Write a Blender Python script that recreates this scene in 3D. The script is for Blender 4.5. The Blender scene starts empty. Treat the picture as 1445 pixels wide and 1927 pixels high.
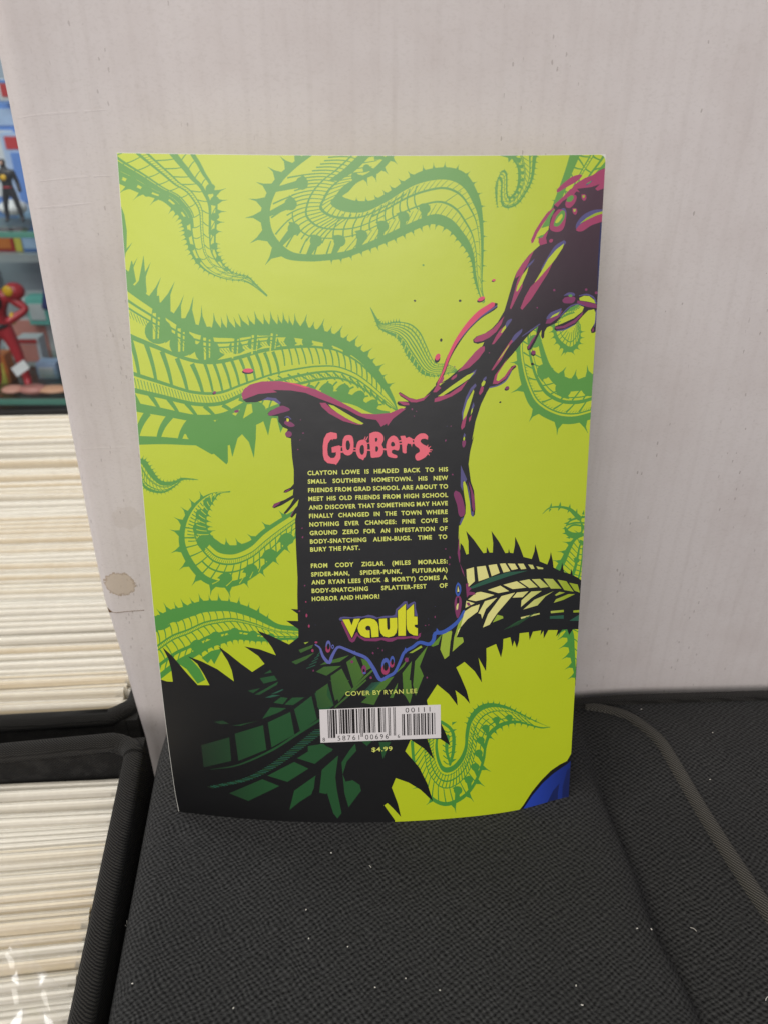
import bpy, bmesh, math, random
import numpy as np
from mathutils import Vector, Matrix
from mathutils.geometry import delaunay_2d_cdt

random.seed(7); rng = np.random.default_rng(7)
scene = bpy.context.scene
COL = scene.collection
R = math.radians

# ------------------------------------------------------------------ camera
PITCH = R(31.0); CAMH = 0.2814; FPX = 1447.0; CX, CY = 722.5, 963.5
cam = bpy.data.cameras.new('camera'); camo = bpy.data.objects.new('camera', cam); COL.objects.link(camo)
cam.sensor_fit = 'VERTICAL'; cam.sensor_height = 7.59; cam.lens = 7.59 * FPX / 1927.0
cam.clip_start = 0.01; cam.clip_end = 30
camo.location = (0, 0, CAMH); camo.rotation_euler = (R(90) - PITCH, 0, 0)
cam.dof.use_dof = True; cam.dof.focus_distance = 0.305; cam.dof.aperture_fstop = 2.8
scene.camera = camo

# ------------------------------------------------------------------ world and lamps
w = bpy.data.worlds.new('World'); scene.world = w; w.use_nodes = True
w.node_tree.nodes['Background'].inputs[0].default_value = (0.86, 0.90, 1.0, 1)
w.node_tree.nodes['Background'].inputs[1].default_value = 0.24

def area(name, loc, target, size, size_y, power, col):
    l = bpy.data.lights.new(name, 'AREA'); l.shape = 'RECTANGLE'; l.size = size; l.size_y = size_y
    l.energy = power; l.color = col
    o = bpy.data.objects.new(name, l); COL.objects.link(o); o.location = loc
    o.rotation_euler = (Vector(target) - Vector(loc)).to_track_quat('-Z', 'Y').to_euler()
    return o
area('overhead_lamp', (-0.62, -0.06, 1.2), (-0.02, 0.25, 0.05), 0.8, 0.55, 8.5, (1.0, 0.955, 0.89))
area('overhead_lamp', (-0.2, -2.3, 1.7), (0, 0.25, 0.1), 2.4, 0.9, 42, (1.0, 0.95, 0.93))
area('overhead_lamp', (-0.75, 0.74, 1.05), (-0.66, 1.3, 0.02), 0.9, 0.3, 11, (0.97, 0.98, 1.0))  # added fill lamp, faces away from the comics to brighten the cabinet

scene.view_settings.view_transform = 'Standard'; scene.view_settings.look = 'None'
scene.view_settings.exposure = 0.0; scene.view_settings.gamma = 1.0
scene.view_settings.use_curve_mapping = False
scene.render.engine = 'CYCLES'
scene.cycles.max_bounces = 8; scene.cycles.transparent_max_bounces = 24

# ------------------------------------------------------------------ helpers
FW = np.array([0, math.cos(PITCH), -math.sin(PITCH)]); DN = np.array([0, -math.sin(PITCH), -math.cos(PITCH)])
RT = np.array([1.0, 0, 0]); C0 = np.array([0, 0, CAMH])
def ray(px, py):
    return FW + RT * ((px - CX) / FPX) + DN * ((py - CY) / FPX)
def G(px, py, z=0.0):                       # photograph point on the level z
    d = ray(px, py); k = (z - CAMH) / d[2]; return C0 + d * k
def V(px, py, y):                           # photograph point on the upright plane at y
    d = ray(px, py); k = y / d[1]; return C0 + d * k

def lin(c):
    c = np.array(c, float) / 255.0
    return tuple(np.where(c <= .04045, c / 12.92, ((c + .055) / 1.055) ** 2.4))

class NT:
    def __init__(self, name):
        self.m = bpy.data.materials.new(name); self.m.use_nodes = True
        self.t = self.m.node_tree; self.b = self.t.nodes['Principled BSDF']; self.out = self.t.nodes['Material Output']
    def n(self, kind, **kw):
        x = self.t.nodes.new(kind)
        for k, v in kw.items():
            if isinstance(v, bpy.types.NodeSocket): self.t.links.new(v, x.inputs[k])
            elif k in x.inputs.keys(): x.inputs[k].default_value = v
            else: setattr(x, k, v)
        return x
    def l(self, a, b): self.t.links.new(a, b)
    def set(self, k, v):
        if isinstance(v, bpy.types.NodeSocket): self.l(v, self.b.inputs[k])
        else: self.b.inputs[k].default_value = v
    def coord(self, which='Object'): return self.n('ShaderNodeTexCoord').outputs[which]
    def mapping(self, vec, scale=(1, 1, 1), rot=(0, 0, 0), loc=(0, 0, 0)):
        x = self.n('ShaderNodeMapping'); self.l(vec, x.inputs['Vector'])
        x.inputs['Scale'].default_value = scale; x.inputs['Rotation'].default_value = rot; x.inputs['Location'].default_value = loc
        return x.outputs[0]
    def noise(self, vec, scale, detail=3, rough=.55):
        x = self.n('ShaderNodeTexNoise'); self.l(vec, x.inputs['Vector'])
        x.inputs['Scale'].default_value = scale; x.inputs['Detail'].default_value = detail; x.inputs['Roughness'].default_value = rough
        return x.outputs['Fac']
    def ramp(self, fac, stops):
        x = self.n('ShaderNodeValToRGB'); self.l(fac, x.inputs[0]); e = x.color_ramp.elements
        while len(e) < len(stops): e.new(.5)
        for i, (p, c) in enumerate(stops):
            e[i].position = p; e[i].color = (c[0], c[1], c[2], 1) if hasattr(c, '__len__') else (c, c, c, 1)
        return x.outputs[0]
    def mix(self, fac, a, b, mode='MIX'):
        x = self.n('ShaderNodeMix', data_type='RGBA', blend_type=mode)
        for s, v in ((0, fac), (6, a), (7, b)):
            if isinstance(v, bpy.types.NodeSocket): self.l(v, x.inputs[s])
            elif s == 0: x.inputs[0].default_value = v
            else: x.inputs[s].default_value = (v[0], v[1], v[2], 1)
        return x.outputs[2]
    def math(self, op, a, b=0.0, c=None, clamp=False):
        x = self.n('ShaderNodeMath', operation=op, use_clamp=clamp)
        for i, v in enumerate((a, b, c)):
            if v is None: continue
            if isinstance(v, bpy.types.NodeSocket): self.l(v, x.inputs[i])
            else: x.inputs[i].default_value = v
        return x.outputs[0]
    def bump(self, h, strength, dist):
        x = self.n('ShaderNodeBump'); self.l(h, x.inputs['Height']); x.inputs['Strength'].default_value = strength
        x.inputs['Distance'].default_value = dist; self.l(x.outputs[0], self.b.inputs['Normal'])

def plain(name, rgb, rough=.6, spec=.5, metal=0.0, var=0.12, scale=60):
    k = NT(name); c = lin(rgb)
    f = k.noise(k.coord(), scale)
    k.set('Base Color', k.mix(f, tuple(x * (1 - var) for x in c), tuple(min(1, x * (1 + var)) for x in c)))
    k.set('Roughness', rough); k.set('Specular IOR Level', spec); k.set('Metallic', metal)
    return k.m

def empty(name, loc, label, cat, group=None):
    o = bpy.data.objects.new(name, None); COL.objects.link(o); o.location = loc; o.empty_display_size = .02
    tag(o, label, cat, group); return o
def tag(o, label=None, cat=None, group=None, kind=None):
    if label: o['label'] = label
    if cat: o['category'] = cat
    if group: o['group'] = group
    if kind: o['kind'] = kind
    return o
def mesh_obj(name, verts, faces, mats, parent=None, midx=None, smooth=False):
    me = bpy.data.meshes.new(name); me.from_pydata([tuple(map(float, v)) for v in verts], [], [tuple(map(int, f)) for f in faces]); me.update()
    for m in (mats if isinstance(mats, (list, tuple)) else [mats]): me.materials.append(m)
    if midx is not None: me.polygons.foreach_set('material_index', np.asarray(midx, np.int32))
    if smooth: me.polygons.foreach_set('use_smooth', np.ones(len(me.polygons), bool))
    o = bpy.data.objects.new(name, me); COL.objects.link(o)
    if parent:
        o.parent = parent; o.matrix_parent_inverse = Matrix.Translation(parent.location).inverted() if parent.type == 'EMPTY' and parent.parent is None else Matrix()
    return o
def bm_obj(name, bm, mat, parent=None, smooth=False):
    me = bpy.data.meshes.new(name); bm.normal_update(); bm.to_mesh(me); bm.free()
    for m in (mat if isinstance(mat, (list, tuple)) else [mat]): me.materials.append(m)
    if smooth: me.polygons.foreach_set('use_smooth', np.ones(len(me.polygons), bool))
    o = bpy.data.objects.new(name, me); COL.objects.link(o)
    if parent:
        o.parent = parent; o.matrix_parent_inverse = Matrix.Translation(parent.location).inverted() if parent.type == 'EMPTY' and parent.parent is None else Matrix()
    return o
def box(bm, lo, hi, bev=0.0, seg=2):
    lo = Vector(lo); hi = Vector(hi)
    r = bmesh.ops.create_cube(bm, size=1.0)
    for v in r['verts']: v.co = Vector(((lo.x + hi.x) / 2 + v.co.x * (hi.x - lo.x), (lo.y + hi.y) / 2 + v.co.y * (hi.y - lo.y), (lo.z + hi.z) / 2 + v.co.z * (hi.z - lo.z)))
    if bev:
        es = {e for v in r['verts'] for e in v.link_edges}
        bmesh.ops.bevel(bm, geom=list(es), offset=bev, segments=seg, affect='EDGES', profile=.6)
def box_obj(name, lo, hi, mat, parent=None, bev=0.0, smooth=False):
    bm = bmesh.new(); box(bm, lo, hi, bev); return bm_obj(name, bm, mat, parent, smooth)
def sweep(path, radius, n=10, rz=None):     # round or oval tube along a path
    path = np.asarray(path, float); vs, fs = [], []
    for i, p in enumerate(path):
        t = path[min(i + 1, len(path) - 1)] - path[max(i - 1, 0)]; t /= np.linalg.norm(t)
        a = np.cross(t, (0, 0, 1.0)); a = a / np.linalg.norm(a) if np.linalg.norm(a) > 1e-6 else np.array((1.0, 0, 0)); b = np.cross(a, t)
        r = radius[i] if hasattr(radius, '__len__') else radius
        for k in range(n):
            q = 2 * math.pi * k / n; vs.append(p + a * r * math.cos(q) + b * (rz if rz else r) * math.sin(q))
    for i in range(len(path) - 1):
        for k in range(n): fs.append((i * n + k, i * n + (k + 1) % n, (i + 1) * n + (k + 1) % n, (i + 1) * n + k))
    fs.append(tuple(range(n))[::-1]); fs.append(tuple((len(path) - 1) * n + k for k in range(n)))
    return vs, fs
def spline(pts, n):                          # Catmull-Rom through the points, n samples
    p = np.asarray(pts, float); d = np.r_[0, np.cumsum(np.linalg.norm(np.diff(p, axis=0), axis=1) + 1e-9)]
    pe = np.vstack([2 * p[0] - p[1], p, 2 * p[-1] - p[-2]])
    out = []
    for s in np.linspace(0, d[-1], n):
        i = min(max(np.searchsorted(d, s, 'right') - 1, 0), len(p) - 2); u = (s - d[i]) / (d[i + 1] - d[i])
        a, b, c, e = pe[i], pe[i + 1], pe[i + 2], pe[i + 3]
        out.append(.5 * (2 * b + (c - a) * u + (2 * a - 5 * b + 4 * c - e) * u * u + (3 * b - a - 3 * c + e) * u ** 3))
    return np.array(out)

# ------------------------------------------------------------------ materials of the place
def fabric_mat(name, base, scale, light, twill=False, specks=True, depth=.0007):
    k = NT(name); co = k.coord()
    warp = k.n('ShaderNodeTexNoise'); k.l(co, warp.inputs['Vector']); warp.inputs['Scale'].default_value = 110
    wv = k.n('ShaderNodeVectorMath', operation='MULTIPLY_ADD'); k.l(warp.outputs['Color'], wv.inputs[0]); wv.inputs[1].default_value = (.0008,) * 3 if twill else (.0034,) * 3; k.l(co, wv.inputs[2])
    if twill:
        a = k.n('ShaderNodeTexWave', wave_type='BANDS', bands_direction='DIAGONAL'); k.l(wv.outputs[0], a.inputs['Vector']); a.inputs['Scale'].default_value = scale; a.inputs['Distortion'].default_value = .7; a.inputs['Detail'].default_value = 2
        b = k.n('ShaderNodeTexWave', wave_type='BANDS', bands_direction='Y'); k.l(wv.outputs[0], b.inputs['Vector']); b.inputs['Scale'].default_value = scale * 1.1; b.inputs['Distortion'].default_value = 1
        h = k.math('MULTIPLY', a.outputs['Fac'], k.math('ADD', k.math('MULTIPLY', b.outputs['Fac'], .6), .4))
    else:
        sx = k.n('ShaderNodeSeparateXYZ'); k.l(k.mapping(wv.outputs[0], (1, 1, 1), (0, 0, R(7))), sx.inputs[0])
        wx = k.math('SINE', k.math('MULTIPLY', sx.outputs[0], 2 * math.pi / scale)); wy = k.math('SINE', k.math('MULTIPLY', k.math('ADD', sx.outputs[1], k.math('MULTIPLY', sx.outputs[2], .7)), 2 * math.pi / (scale * .86)))
        amp = k.ramp(k.noise(co, 380, 3, .6), [(.25, .25), (.7, 1)])
        q = k.math('MULTIPLY', k.math('MULTIPLY', wx, wy), k.math('MULTIPLY', amp, .42))
        h = k.math('ADD', k.math('ADD', q, .30), k.math('MULTIPLY', k.math('SUBTRACT', k.noise(k.mapping(co, (1, 2.4, 1)), 800, 4, .7), .5), 1.1), clamp=True)
    big = k.noise(co, 22, 4, .6)
    c = k.mix(k.ramp(h, [(.08, 0), (.8, 1)]), tuple(x * .22 for x in lin(base)), lin(light))
    c = k.mix(k.ramp(big, [(.35, 0), (.7, .25)]), c, tuple(x * .6 for x in lin(base)))
    if specks:
        s = k.n('ShaderNodeTexVoronoi', feature='F1'); k.l(co, s.inputs['Vector']); s.inputs['Scale'].default_value = 420
        pick = k.math('GREATER_THAN', k.n('ShaderNodeSeparateColor', Color=s.outputs['Color']).outputs[0], .988)
        dot = k.math('MULTIPLY', k.math('LESS_THAN', s.outputs['Distance'], k.math('MULTIPLY', k.noise(co, 900, 1), .26)), pick)
        c = k.mix(k.math('MULTIPLY', dot, .8), c, lin((190, 186, 175)))
    k.set('Base Color', c); k.set('Roughness', .92); k.set('Specular IOR Level', .22)
    k.set('Sheen Weight', .06); k.set('Sheen Roughness', .5)
    k.bump(h, 1.0, depth * 1.5)
    return k.m
M_LID = fabric_mat('black_knit_fabric', (34, 34, 34), .0027, (84, 84, 83), specks=False)
M_RIM = fabric_mat('black_twill_fabric', (30, 29, 28), 480, (66, 63, 58), True, False, .0004)
M_TAPE = fabric_mat('dark_grey_tape', (80, 78, 72), 420, (112, 108, 100), True, False, .0003)

def card_mat():
    k = NT('white_cardboard'); co = k.coord()
    flute = k.n('ShaderNodeTexWave', wave_type='BANDS', bands_direction='X'); k.l(co, flute.inputs['Vector']); flute.inputs['Scale'].default_value = 42; flute.inputs['Distortion'].default_value = .6; flute.inputs['Detail'].default_value = 2
    streak = k.noise(k.mapping(co, (210, 3, 12)), 1.0, 4, .6)
    mott = k.noise(co, 9, 5, .6); fine = k.noise(k.mapping(co, (700, 700, 1100)), 1.0, 2)
    c = k.mix(mott, lin((217, 209, 205)), lin((233, 225, 222)))
    c = k.mix(k.ramp(streak, [(.58, 0), (.72, .15)]), c, lin((186, 174, 166)))
    c = k.mix(k.math('MULTIPLY', k.math('SUBTRACT', fine, .5), .8, clamp=True), c, lin((186, 177, 168)))
    c = k.mix(k.math('MULTIPLY', k.ramp(k.noise(co, 26, 4, .65), [(.45, 0), (.72, 1)]), .3), c, lin((200, 186, 180)))
    # small dark flecks that follow the flutes
    fl = k.n('ShaderNodeTexVoronoi', feature='F1'); k.l(k.mapping(co, (560, 10, 190)), fl.inputs['Vector']); fl.inputs['Scale'].default_value = 1.0
    sel = k.math('MULTIPLY', k.math('GREATER_THAN', k.n('ShaderNodeSeparateColor', Color=fl.outputs['Color']).outputs[1], .6), k.ramp(k.math('MULTIPLY', k.n('ShaderNodeSeparateXYZ', Vector=co).outputs[0], 1.0), [(0, .7), (.1, 1)]))
    along = k.ramp(k.noise(k.mapping(co, (75, 1, 5)), 1.0, 2), [(.52, 0), (.6, 1)])
    fk = k.math('MULTIPLY', k.math('MULTIPLY', k.math('LESS_THAN', fl.outputs['Distance'], k.math('MULTIPLY', k.noise(co, 700, 2), .36)), sel), along)
    c = k.mix(k.math('MULTIPLY', fk, .42), c, lin((128, 112, 102)))
    # the tide-marked stain near the left edge
    sep = k.n('ShaderNodeSeparateXYZ'); k.l(co, sep.inputs[0])
    def stain(p, rx, rz, col, ring, amt):
        nonlocal c
        dx = k.math('DIVIDE', k.math('SUBTRACT', sep.outputs[0], p[0]), rx); dz = k.math('DIVIDE', k.math('SUBTRACT', sep.outputs[2], p[2]), rz)
        d = k.math('SQRT', k.math('ADD', k.math('MULTIPLY', dx, dx), k.math('MULTIPLY', dz, dz)))
        d = k.math('ADD', d, k.math('MULTIPLY', k.math('SUBTRACT', k.noise(co, 380, 6, .7), .5), .9))
        c = k.mix(k.math('MULTIPLY', k.ramp(d, [(.9, 1), (1.02, 0)]), amt), c, lin(col))
        if ring: c = k.mix(k.math('MULTIPLY', k.ramp(d, [(.84, 0), (.95, 1), (1.03, 0)]), .6), c, lin(ring))
    stain(V(226, 1100, .297), .0078, .0068, (198, 176, 142), (140, 106, 62), .55)
    stain(V(238, 978, .297), .007, .006, (176, 160, 140), None, .16)
    c = k.mix(k.math('MULTIPLY', k.ramp(flute.outputs['Fac'], [(.7, 0), (1, 1)]), k.math('MULTIPLY', k.noise(k.mapping(co, (60, 1, 14)), 1.0, 3), .12)), c, lin((178, 166, 158)))
    k.set('Base Color', c); k.set('Roughness', .62); k.set('Specular IOR Level', .3)
    h = k.math('ADD', k.math('MULTIPLY', flute.outputs['Fac'], .07), k.math('MULTIPLY', mott, 1.2))
    k.bump(h, .35, .0008)
    return k.m
M_CARD = card_mat()
M_BROWN = plain('torn_brown_board', (112, 84, 56), .9)
M_CREASE = plain('raised_paper_crease', (232, 226, 218), .7)

# ------------------------------------------------------------------ setting: the table under everything
tbl = box_obj('table', (-1.6, -.6, -.34), (1.6, 1.0, -.30), plain('dark_table', (60, 55, 50), .5)); tag(tbl, kind='structure')
flo = mesh_obj('floor', [(-4, -4, -1.05), (4, -4, -1.05), (4, 4, -1.05), (-4, 4, -1.05)], [(0, 1, 2, 3)], plain('grey_floor', (120, 118, 114), .6)); tag(flo, kind='structure')
bw = mesh_obj('wall', [(-4, 2.6, -1.05), (4, 2.6, -1.05), (4, 2.6, 2.6), (-4, 2.6, 2.6)], [(0, 1, 2, 3)], plain('pale_wall', (190, 190, 192), .8)); tag(bw, kind='structure')

# ------------------------------------------------------------------ the black fabric lid the comic stands on
LID = empty('fabric_box_lid', (0.03, .2, 0), 'black knitted fabric box lid with a grey tape seam, under the green comic book', 'box lid')
crease_px = [(1072, 1310), (1085, 1338), (1100, 1368), (1122, 1424), (1150, 1490), (1182, 1562), (1212, 1632), (1252, 1742), (1300, 1832), (1340, 1927), (1385, 2030), (1440, 2160)]
tape_px = [(1105, 1308), (1140, 1318), (1180, 1335), (1207, 1358), (1238, 1392), (1270, 1442), (1312, 1514), (1360, 1592), (1405, 1662), (1450, 1728), (1520, 1830), (1600, 1950), (1680, 2080), (1790, 2290), (1930, 2600), (2150, 3100)]
crease = spline([G(*p)[:2] for p in crease_px], 90)
tape = spline([G(*p)[:2] for p in tape_px], 90)
LX_top, LX_bot = G(292, 1400), G(188, 1927)
def lid_left(y):
    k = (y - LX_bot[1]) / (LX_top[1] - LX_bot[1]); return LX_bot[0] + (LX_top[0] - LX_bot[0]) * k
YAWC = 1.6
BACK = lambda x: .2885 + np.clip(x + .13, 0, 1) * math.tan(R(YAWC))                 # back edge of the lid, parallel to the card
def dist_poly(P, line):
    d = np.full(len(P), 1e9); sg = np.zeros(len(P))
    for a, b in zip(line[:-1], line[1:]):
        ab = b - a; t = np.clip(((P - a) @ ab) / (ab @ ab), 0, 1); q = a + t[:, None] * ab; e = np.linalg.norm(P - q, axis=1)
        m = e < d; d[m] = e[m]; sg[m] = np.sign(ab[0] * (P[m, 1] - a[1]) - ab[1] * (P[m, 0] - a[0]))
    return d, sg
def lid_z(P):
    x, y = P[:, 0], P[:, 1]
    z = np.full(len(P), .0007)
    d, sg = dist_poly(P, crease)
    left = sg > 0                                                       # side of the comic
    near = np.exp(-(y - .09) * 0) * np.clip((y - .05) / .12, .3, 1)
    z -= np.where(left, .016 * np.exp(-(d / .016) ** 1.3), .016 * np.exp(-(d / .004))) * near * np.clip((.287 - y) / .05, .2, 1)
    z += np.where(left, .0, .003 * np.exp(-((d - .02) / .018) ** 2))
    e = x - np.array([lid_left(v) for v in y])                           # round the left edge over
    r = .013; k = np.clip(1 - e / r, 0, 1); z -= r * (1 - np.sqrt(np.clip(1 - k * k, 0, 1)))
    b = np.array([BACK(v) for v in x]) - y; r2 = .010; k = np.clip(1 - b / r2, 0, 1); z -= .4 * r2 * (1 - np.sqrt(np.clip(1 - k * k, 0, 1)))
    kb = np.clip(1 - b / .045, 0, 1); z -= (.0078 - .010 * np.clip(x - .10, 0, .35)) * kb * kb * (3 - 2 * kb)
    z += .0012 * np.sin(x * 31 + 1.1) * np.sin(y * 27) * np.clip((.2 - y) / .1, 0, 1)
    return z
nx, ny = 210, 170
vs = []
ys = np.linspace(-.12, 1, ny)
us = np.r_[np.linspace(0, .05, 26)[:-1], np.linspace(.05, 1, nx - 25)]
for j in range(ny):
    f = j / (ny - 1)
    for u in us:
        x = None; yb = -.12
        xl = lid_left(-.12 + f * .405); x = xl + u * (.46 - xl)
        y = -.12 + f * (BACK(x) + .12); vs.append((x, y))
vs = np.array(vs); zz = lid_z(vs)
V3 = [(a[0], a[1], c) for a, c in zip(vs, zz)]
n_u = len(us); fs = [(j * n_u + i, j * n_u + i + 1, (j + 1) * n_u + i + 1, (j + 1) * n_u + i) for j in range(ny - 1) for i in range(n_u - 1)]
# skirt down the left, back and front edges so the lid has its depth
ring = [j * n_u for j in range(ny)][::-1] + list(range(n_u)) + [j * n_u + n_u - 1 for j in range(ny)] + [(ny - 1) * n_u + i for i in range(n_u)][::-1]
base0 = len(V3)
for r_ in ring: V3.append((V3[r_][0], V3[r_][1], -.075))
for i in range(len(ring)):
    a, b = ring[i], ring[(i + 1) % len(ring)]
    if a != b: fs.append((a, b, base0 + (i + 1) % len(ring), base0 + i))
mesh_obj('fabric_panel', V3, fs, M_LID, LID, smooth=True)
def strip(name, line, w0, w1, mat, parent, lift=.0006, thick=.0019, zfun=lid_z):
    L = np.asarray(line); T = np.gradient(L, axis=0); T /= np.linalg.norm(T, axis=1)[:, None]; Nn = np.c_[-T[:, 1], T[:, 0]]
    n = len(L); wd = np.linspace(w0, w1, n)[:, None]; rows = []
    prof = [(-1, -.4), (-.92, .75), (-.5, 1), (0, 1.0), (.5, 1), (.92, .75), (1, -.4)]
    for o_, h_ in prof:
        P = L + Nn * wd * o_; rows.append(np.c_[P, zfun(P) + lift + thick * h_])
    A = np.array(rows); m = len(prof); vv = A.reshape(-1, 3); ff = [(r_ * n + i, (r_ + 1) * n + i, (r_ + 1) * n + i + 1, r_ * n + i + 1) for r_ in range(m - 1) for i in range(n - 1)]
    return mesh_obj(name, vv, ff, mat, parent, smooth=True)
strip('seam_tape', tape, .0023, .0040, M_TAPE, LID)
xs_ = np.linspace(.055, .45, 60); hem = np.c_[xs_, [BACK(x) - .0042 for x in xs_]]
strip('hem_binding', hem, .0042, .0042, M_RIM, LID, .0008, .0022)

# ------------------------------------------------------------------ white cardboard behind
CARD = empty('cardboard_sheet', (0, .275, 0), 'scuffed white corrugated cardboard box side standing behind the green comic', 'cardboard')
X_L = -.1335; Y_L = .2935
def XL(z): return float(np.interp(z, [-.041, .0, .05, .10, .144, .22, .278, .4], [-.1306, -.1335, -.1372, -.1366, -.1362, -.1342, -.1334, -.1336]))
def card_pt(s, z):                           # s: distance along the face from the left corner, z: height
    r = .0075
    if s < 0:                                # folded corner, goes back away from the viewer
        a = -s / r
        if a < math.pi / 2: x, y = -r * math.sin(a), r * (1 - math.cos(a))
        else: x, y = -r, r + (-s - r * math.pi / 2)
    else: x, y = s, 0
    ca, sa = math.cos(R(YAWC)), math.sin(R(YAWC))
    X = XL(z) + r + x * ca - y * sa; Y = Y_L + x * sa + y * ca + (z + .04) * .036
    bow = .0016 * math.sin(s * 9 + z * 6) + .0012 * math.sin(z * 23 + 1)
    if s < .03: Y += .0006 * math.sin(z * 55) * (1 if s < .02 else .5)
    return (X, Y + bow * min(1, max(s, 0) / .05), z)
S = np.r_[np.linspace(-.040, -.012, 5), np.linspace(-.0118, 0, 10)[0:], np.linspace(.003, .05, 14), np.linspace(.06, .62, 40)]
Z = np.linspace(-.28, .52, 120); vs = [card_pt(s, z) for z in Z for s in S]; n = len(S)
fs = [(j * n + i, j * n + i + 1, (j + 1) * n + i + 1, (j + 1) * n + i) for j in range(len(Z) - 1) for i in range(n - 1)]
card = mesh_obj('face_panel', vs, fs, M_CARD, CARD, smooth=True)
sol = card.modifiers.new('thickness', 'SOLIDIFY'); sol.thickness = .004; sol.offset = -1
# torn crease across the folded corner, and faint horizontal creases
def on_card(px, py):
    d = ray(px, py); best = None
    s = .05
    z = .1
    for _ in range(30):
        y = Y_L + s * math.sin(R(YAWC)) + (z + .04) * .036; p = V(px, py, y); s = (p[0] - X_L - .0075) / math.cos(R(YAWC)); z = p[2]
    return s, z
def card_ribbon(name, pts, w, mat, lift):
    q = spline([on_card(*p) for p in pts], 40); vv = []
    for i, (s, z) in enumerate(q):
        ww = w(i / 39.0)
        for k in (-1, 0, 1):
            p = card_pt(s, z + k * ww); vv.append((p[0], p[1] - lift * (1 if k == 0 else .15), p[2]))
    return mesh_obj(name, vv, [(3 * i + k, 3 * i + k + 1, 3 * i + k + 4, 3 * i + k + 3) for i in range(39) for k in (0, 1)], mat, CARD, smooth=True)
card_ribbon('torn_crease', [(207, 1157), (216, 1155), (232, 1154), (250, 1152), (285, 1150)], lambda t: (.0019 * max(0, 1 - t * 4.5)) + .00016, M_BROWN, .00022)
for pts in ([(32, 223), (70, 217), (130, 212), (205, 207)], [(75, 342), (120, 337), (165, 333), (220, 331)], [(60, 392), (120, 388), (180, 382)], [(140, 848), (190, 845), (262, 842)]):
    card_ribbon('paper_fold', pts, lambda t: .0004 * math.sin(math.pi * min(1, t * 1.0 + .02)) + .0001, M_CARD, .00006)

# ------------------------------------------------------------------ black storage boxes with bagged comics
def storage_box(label, x0, x1, y0, y1, ztop, depth, name='storage_box'):
    t = .006
    o = empty(name, ((x0 + x1) / 2, (y0 + y1) / 2, ztop - depth), label, 'storage box', 'black fabric boxes full of comics')
    z0 = ztop - depth
    bm = bmesh.new()
    box(bm, (x0, y0, z0), (x0 + t, y1, ztop - .002)); box(bm, (x1 - t, y0, z0), (x1, y1, ztop - .002))
    box(bm, (x0 + t + .0003, y0, z0), (x1 - t - .0003, y0 + t, ztop - .002)); box(bm, (x0 + t + .0003, y1 - t, z0), (x1 - t - .0003, y1, ztop - .002))
    box(bm, (x0 + t + .0003, y0 + t + .0003, z0), (x1 - t - .0003, y1 - t - .0003, z0 + .005))
    bm_obj('wall', bm, M_RIM, o)
    r = .0046; c = .012; cx0, cx1, cy0, cy1 = x0 + t / 2, x1 - t / 2, y0 + t / 2, y1 - t / 2
    path = []
    for (a, b, st) in ((cx1 - c, cy1 - c, 0), (cx0 + c, cy1 - c, 90), (cx0 + c, cy0 + c, 180), (cx1 - c, cy0 + c, 270)):
        for k in range(7):
            q = R(st + 15 * k); path.append((a + c * math.cos(q), b + c * math.sin(q), ztop - .001 + .0008 * math.sin(a * 90 + k)))
    path = np.array(path + [path[0], path[1]]); path = np.vstack([np.linspace(path[i], path[i + 1], 6)[:-1] for i in range(len(path) - 1)])
    v_, f_ = sweep(path, r, 12); mesh_obj('rim_binding', v_, f_[:-2], M_RIM, o, smooth=True)
    return o
def turn(p, c, a):                           # turn a ground point about c
    x, y = p[0] - c[0], p[1] - c[1]; return (c[0] + x * math.cos(a) - y * math.sin(a), c[1] + x * math.sin(a) + y * math.cos(a), p[2])
def turn_box(o, c, a): o.location = turn(o.location, c, a); o.rotation_euler.z = a
M_BOARDS = [plain('white_board', (236, 230, 216), .7, var=.05), plain('cream_board', (220, 198, 150), .7, var=.06), plain('ivory_board', (220, 206, 174), .7, var=.05)]
M_PAGES = [plain('grey_page_edges', (184, 177, 166), .7, var=.1, scale=300), plain('tan_page_edges', (198, 176, 132), .7, var=.1, scale=300), plain('pale_page_edges', (192, 180, 158), .7, var=.1, scale=300)]
def sleeve_mat(nm, m0, m1, gl_):
    k = NT(nm); tr = k.n('ShaderNodeBsdfTransparent'); gl = k.n('ShaderNodeBsdfGlossy'); gl.inputs['Roughness'].default_value = .16
    df = k.n('ShaderNodeBsdfDiffuse'); df.inputs['Color'].default_value = (.88, .83, .71, 1)
    fr = k.n('ShaderNodeLayerWeight'); fr.inputs['Blend'].default_value = .5
    a = k.n('ShaderNodeMixShader'); k.l(k.math('MULTIPLY', k.math('ADD', k.math('POWER', fr.outputs['Facing'], 3.5), .06), gl_), a.inputs[0]); k.l(tr.outputs[0], a.inputs[1]); k.l(gl.outputs[0], a.inputs[2])
    b = k.n('ShaderNodeMixShader'); k.l(k.math('ADD', k.math('MULTIPLY', k.noise(k.coord(), 60, 3), m0), m1), b.inputs[0]); k.l(a.outputs[0], b.inputs[1]); k.l(df.outputs[0], b.inputs[2])
    k.l(b.outputs[0], k.out.inputs['Surface']); return k.m
M_SLEEVE = sleeve_mat('milky_plastic_sleeve', .4, .22, .55); M_FLAP = sleeve_mat('clear_plastic_flap', .12, .02, 1.0)

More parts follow.
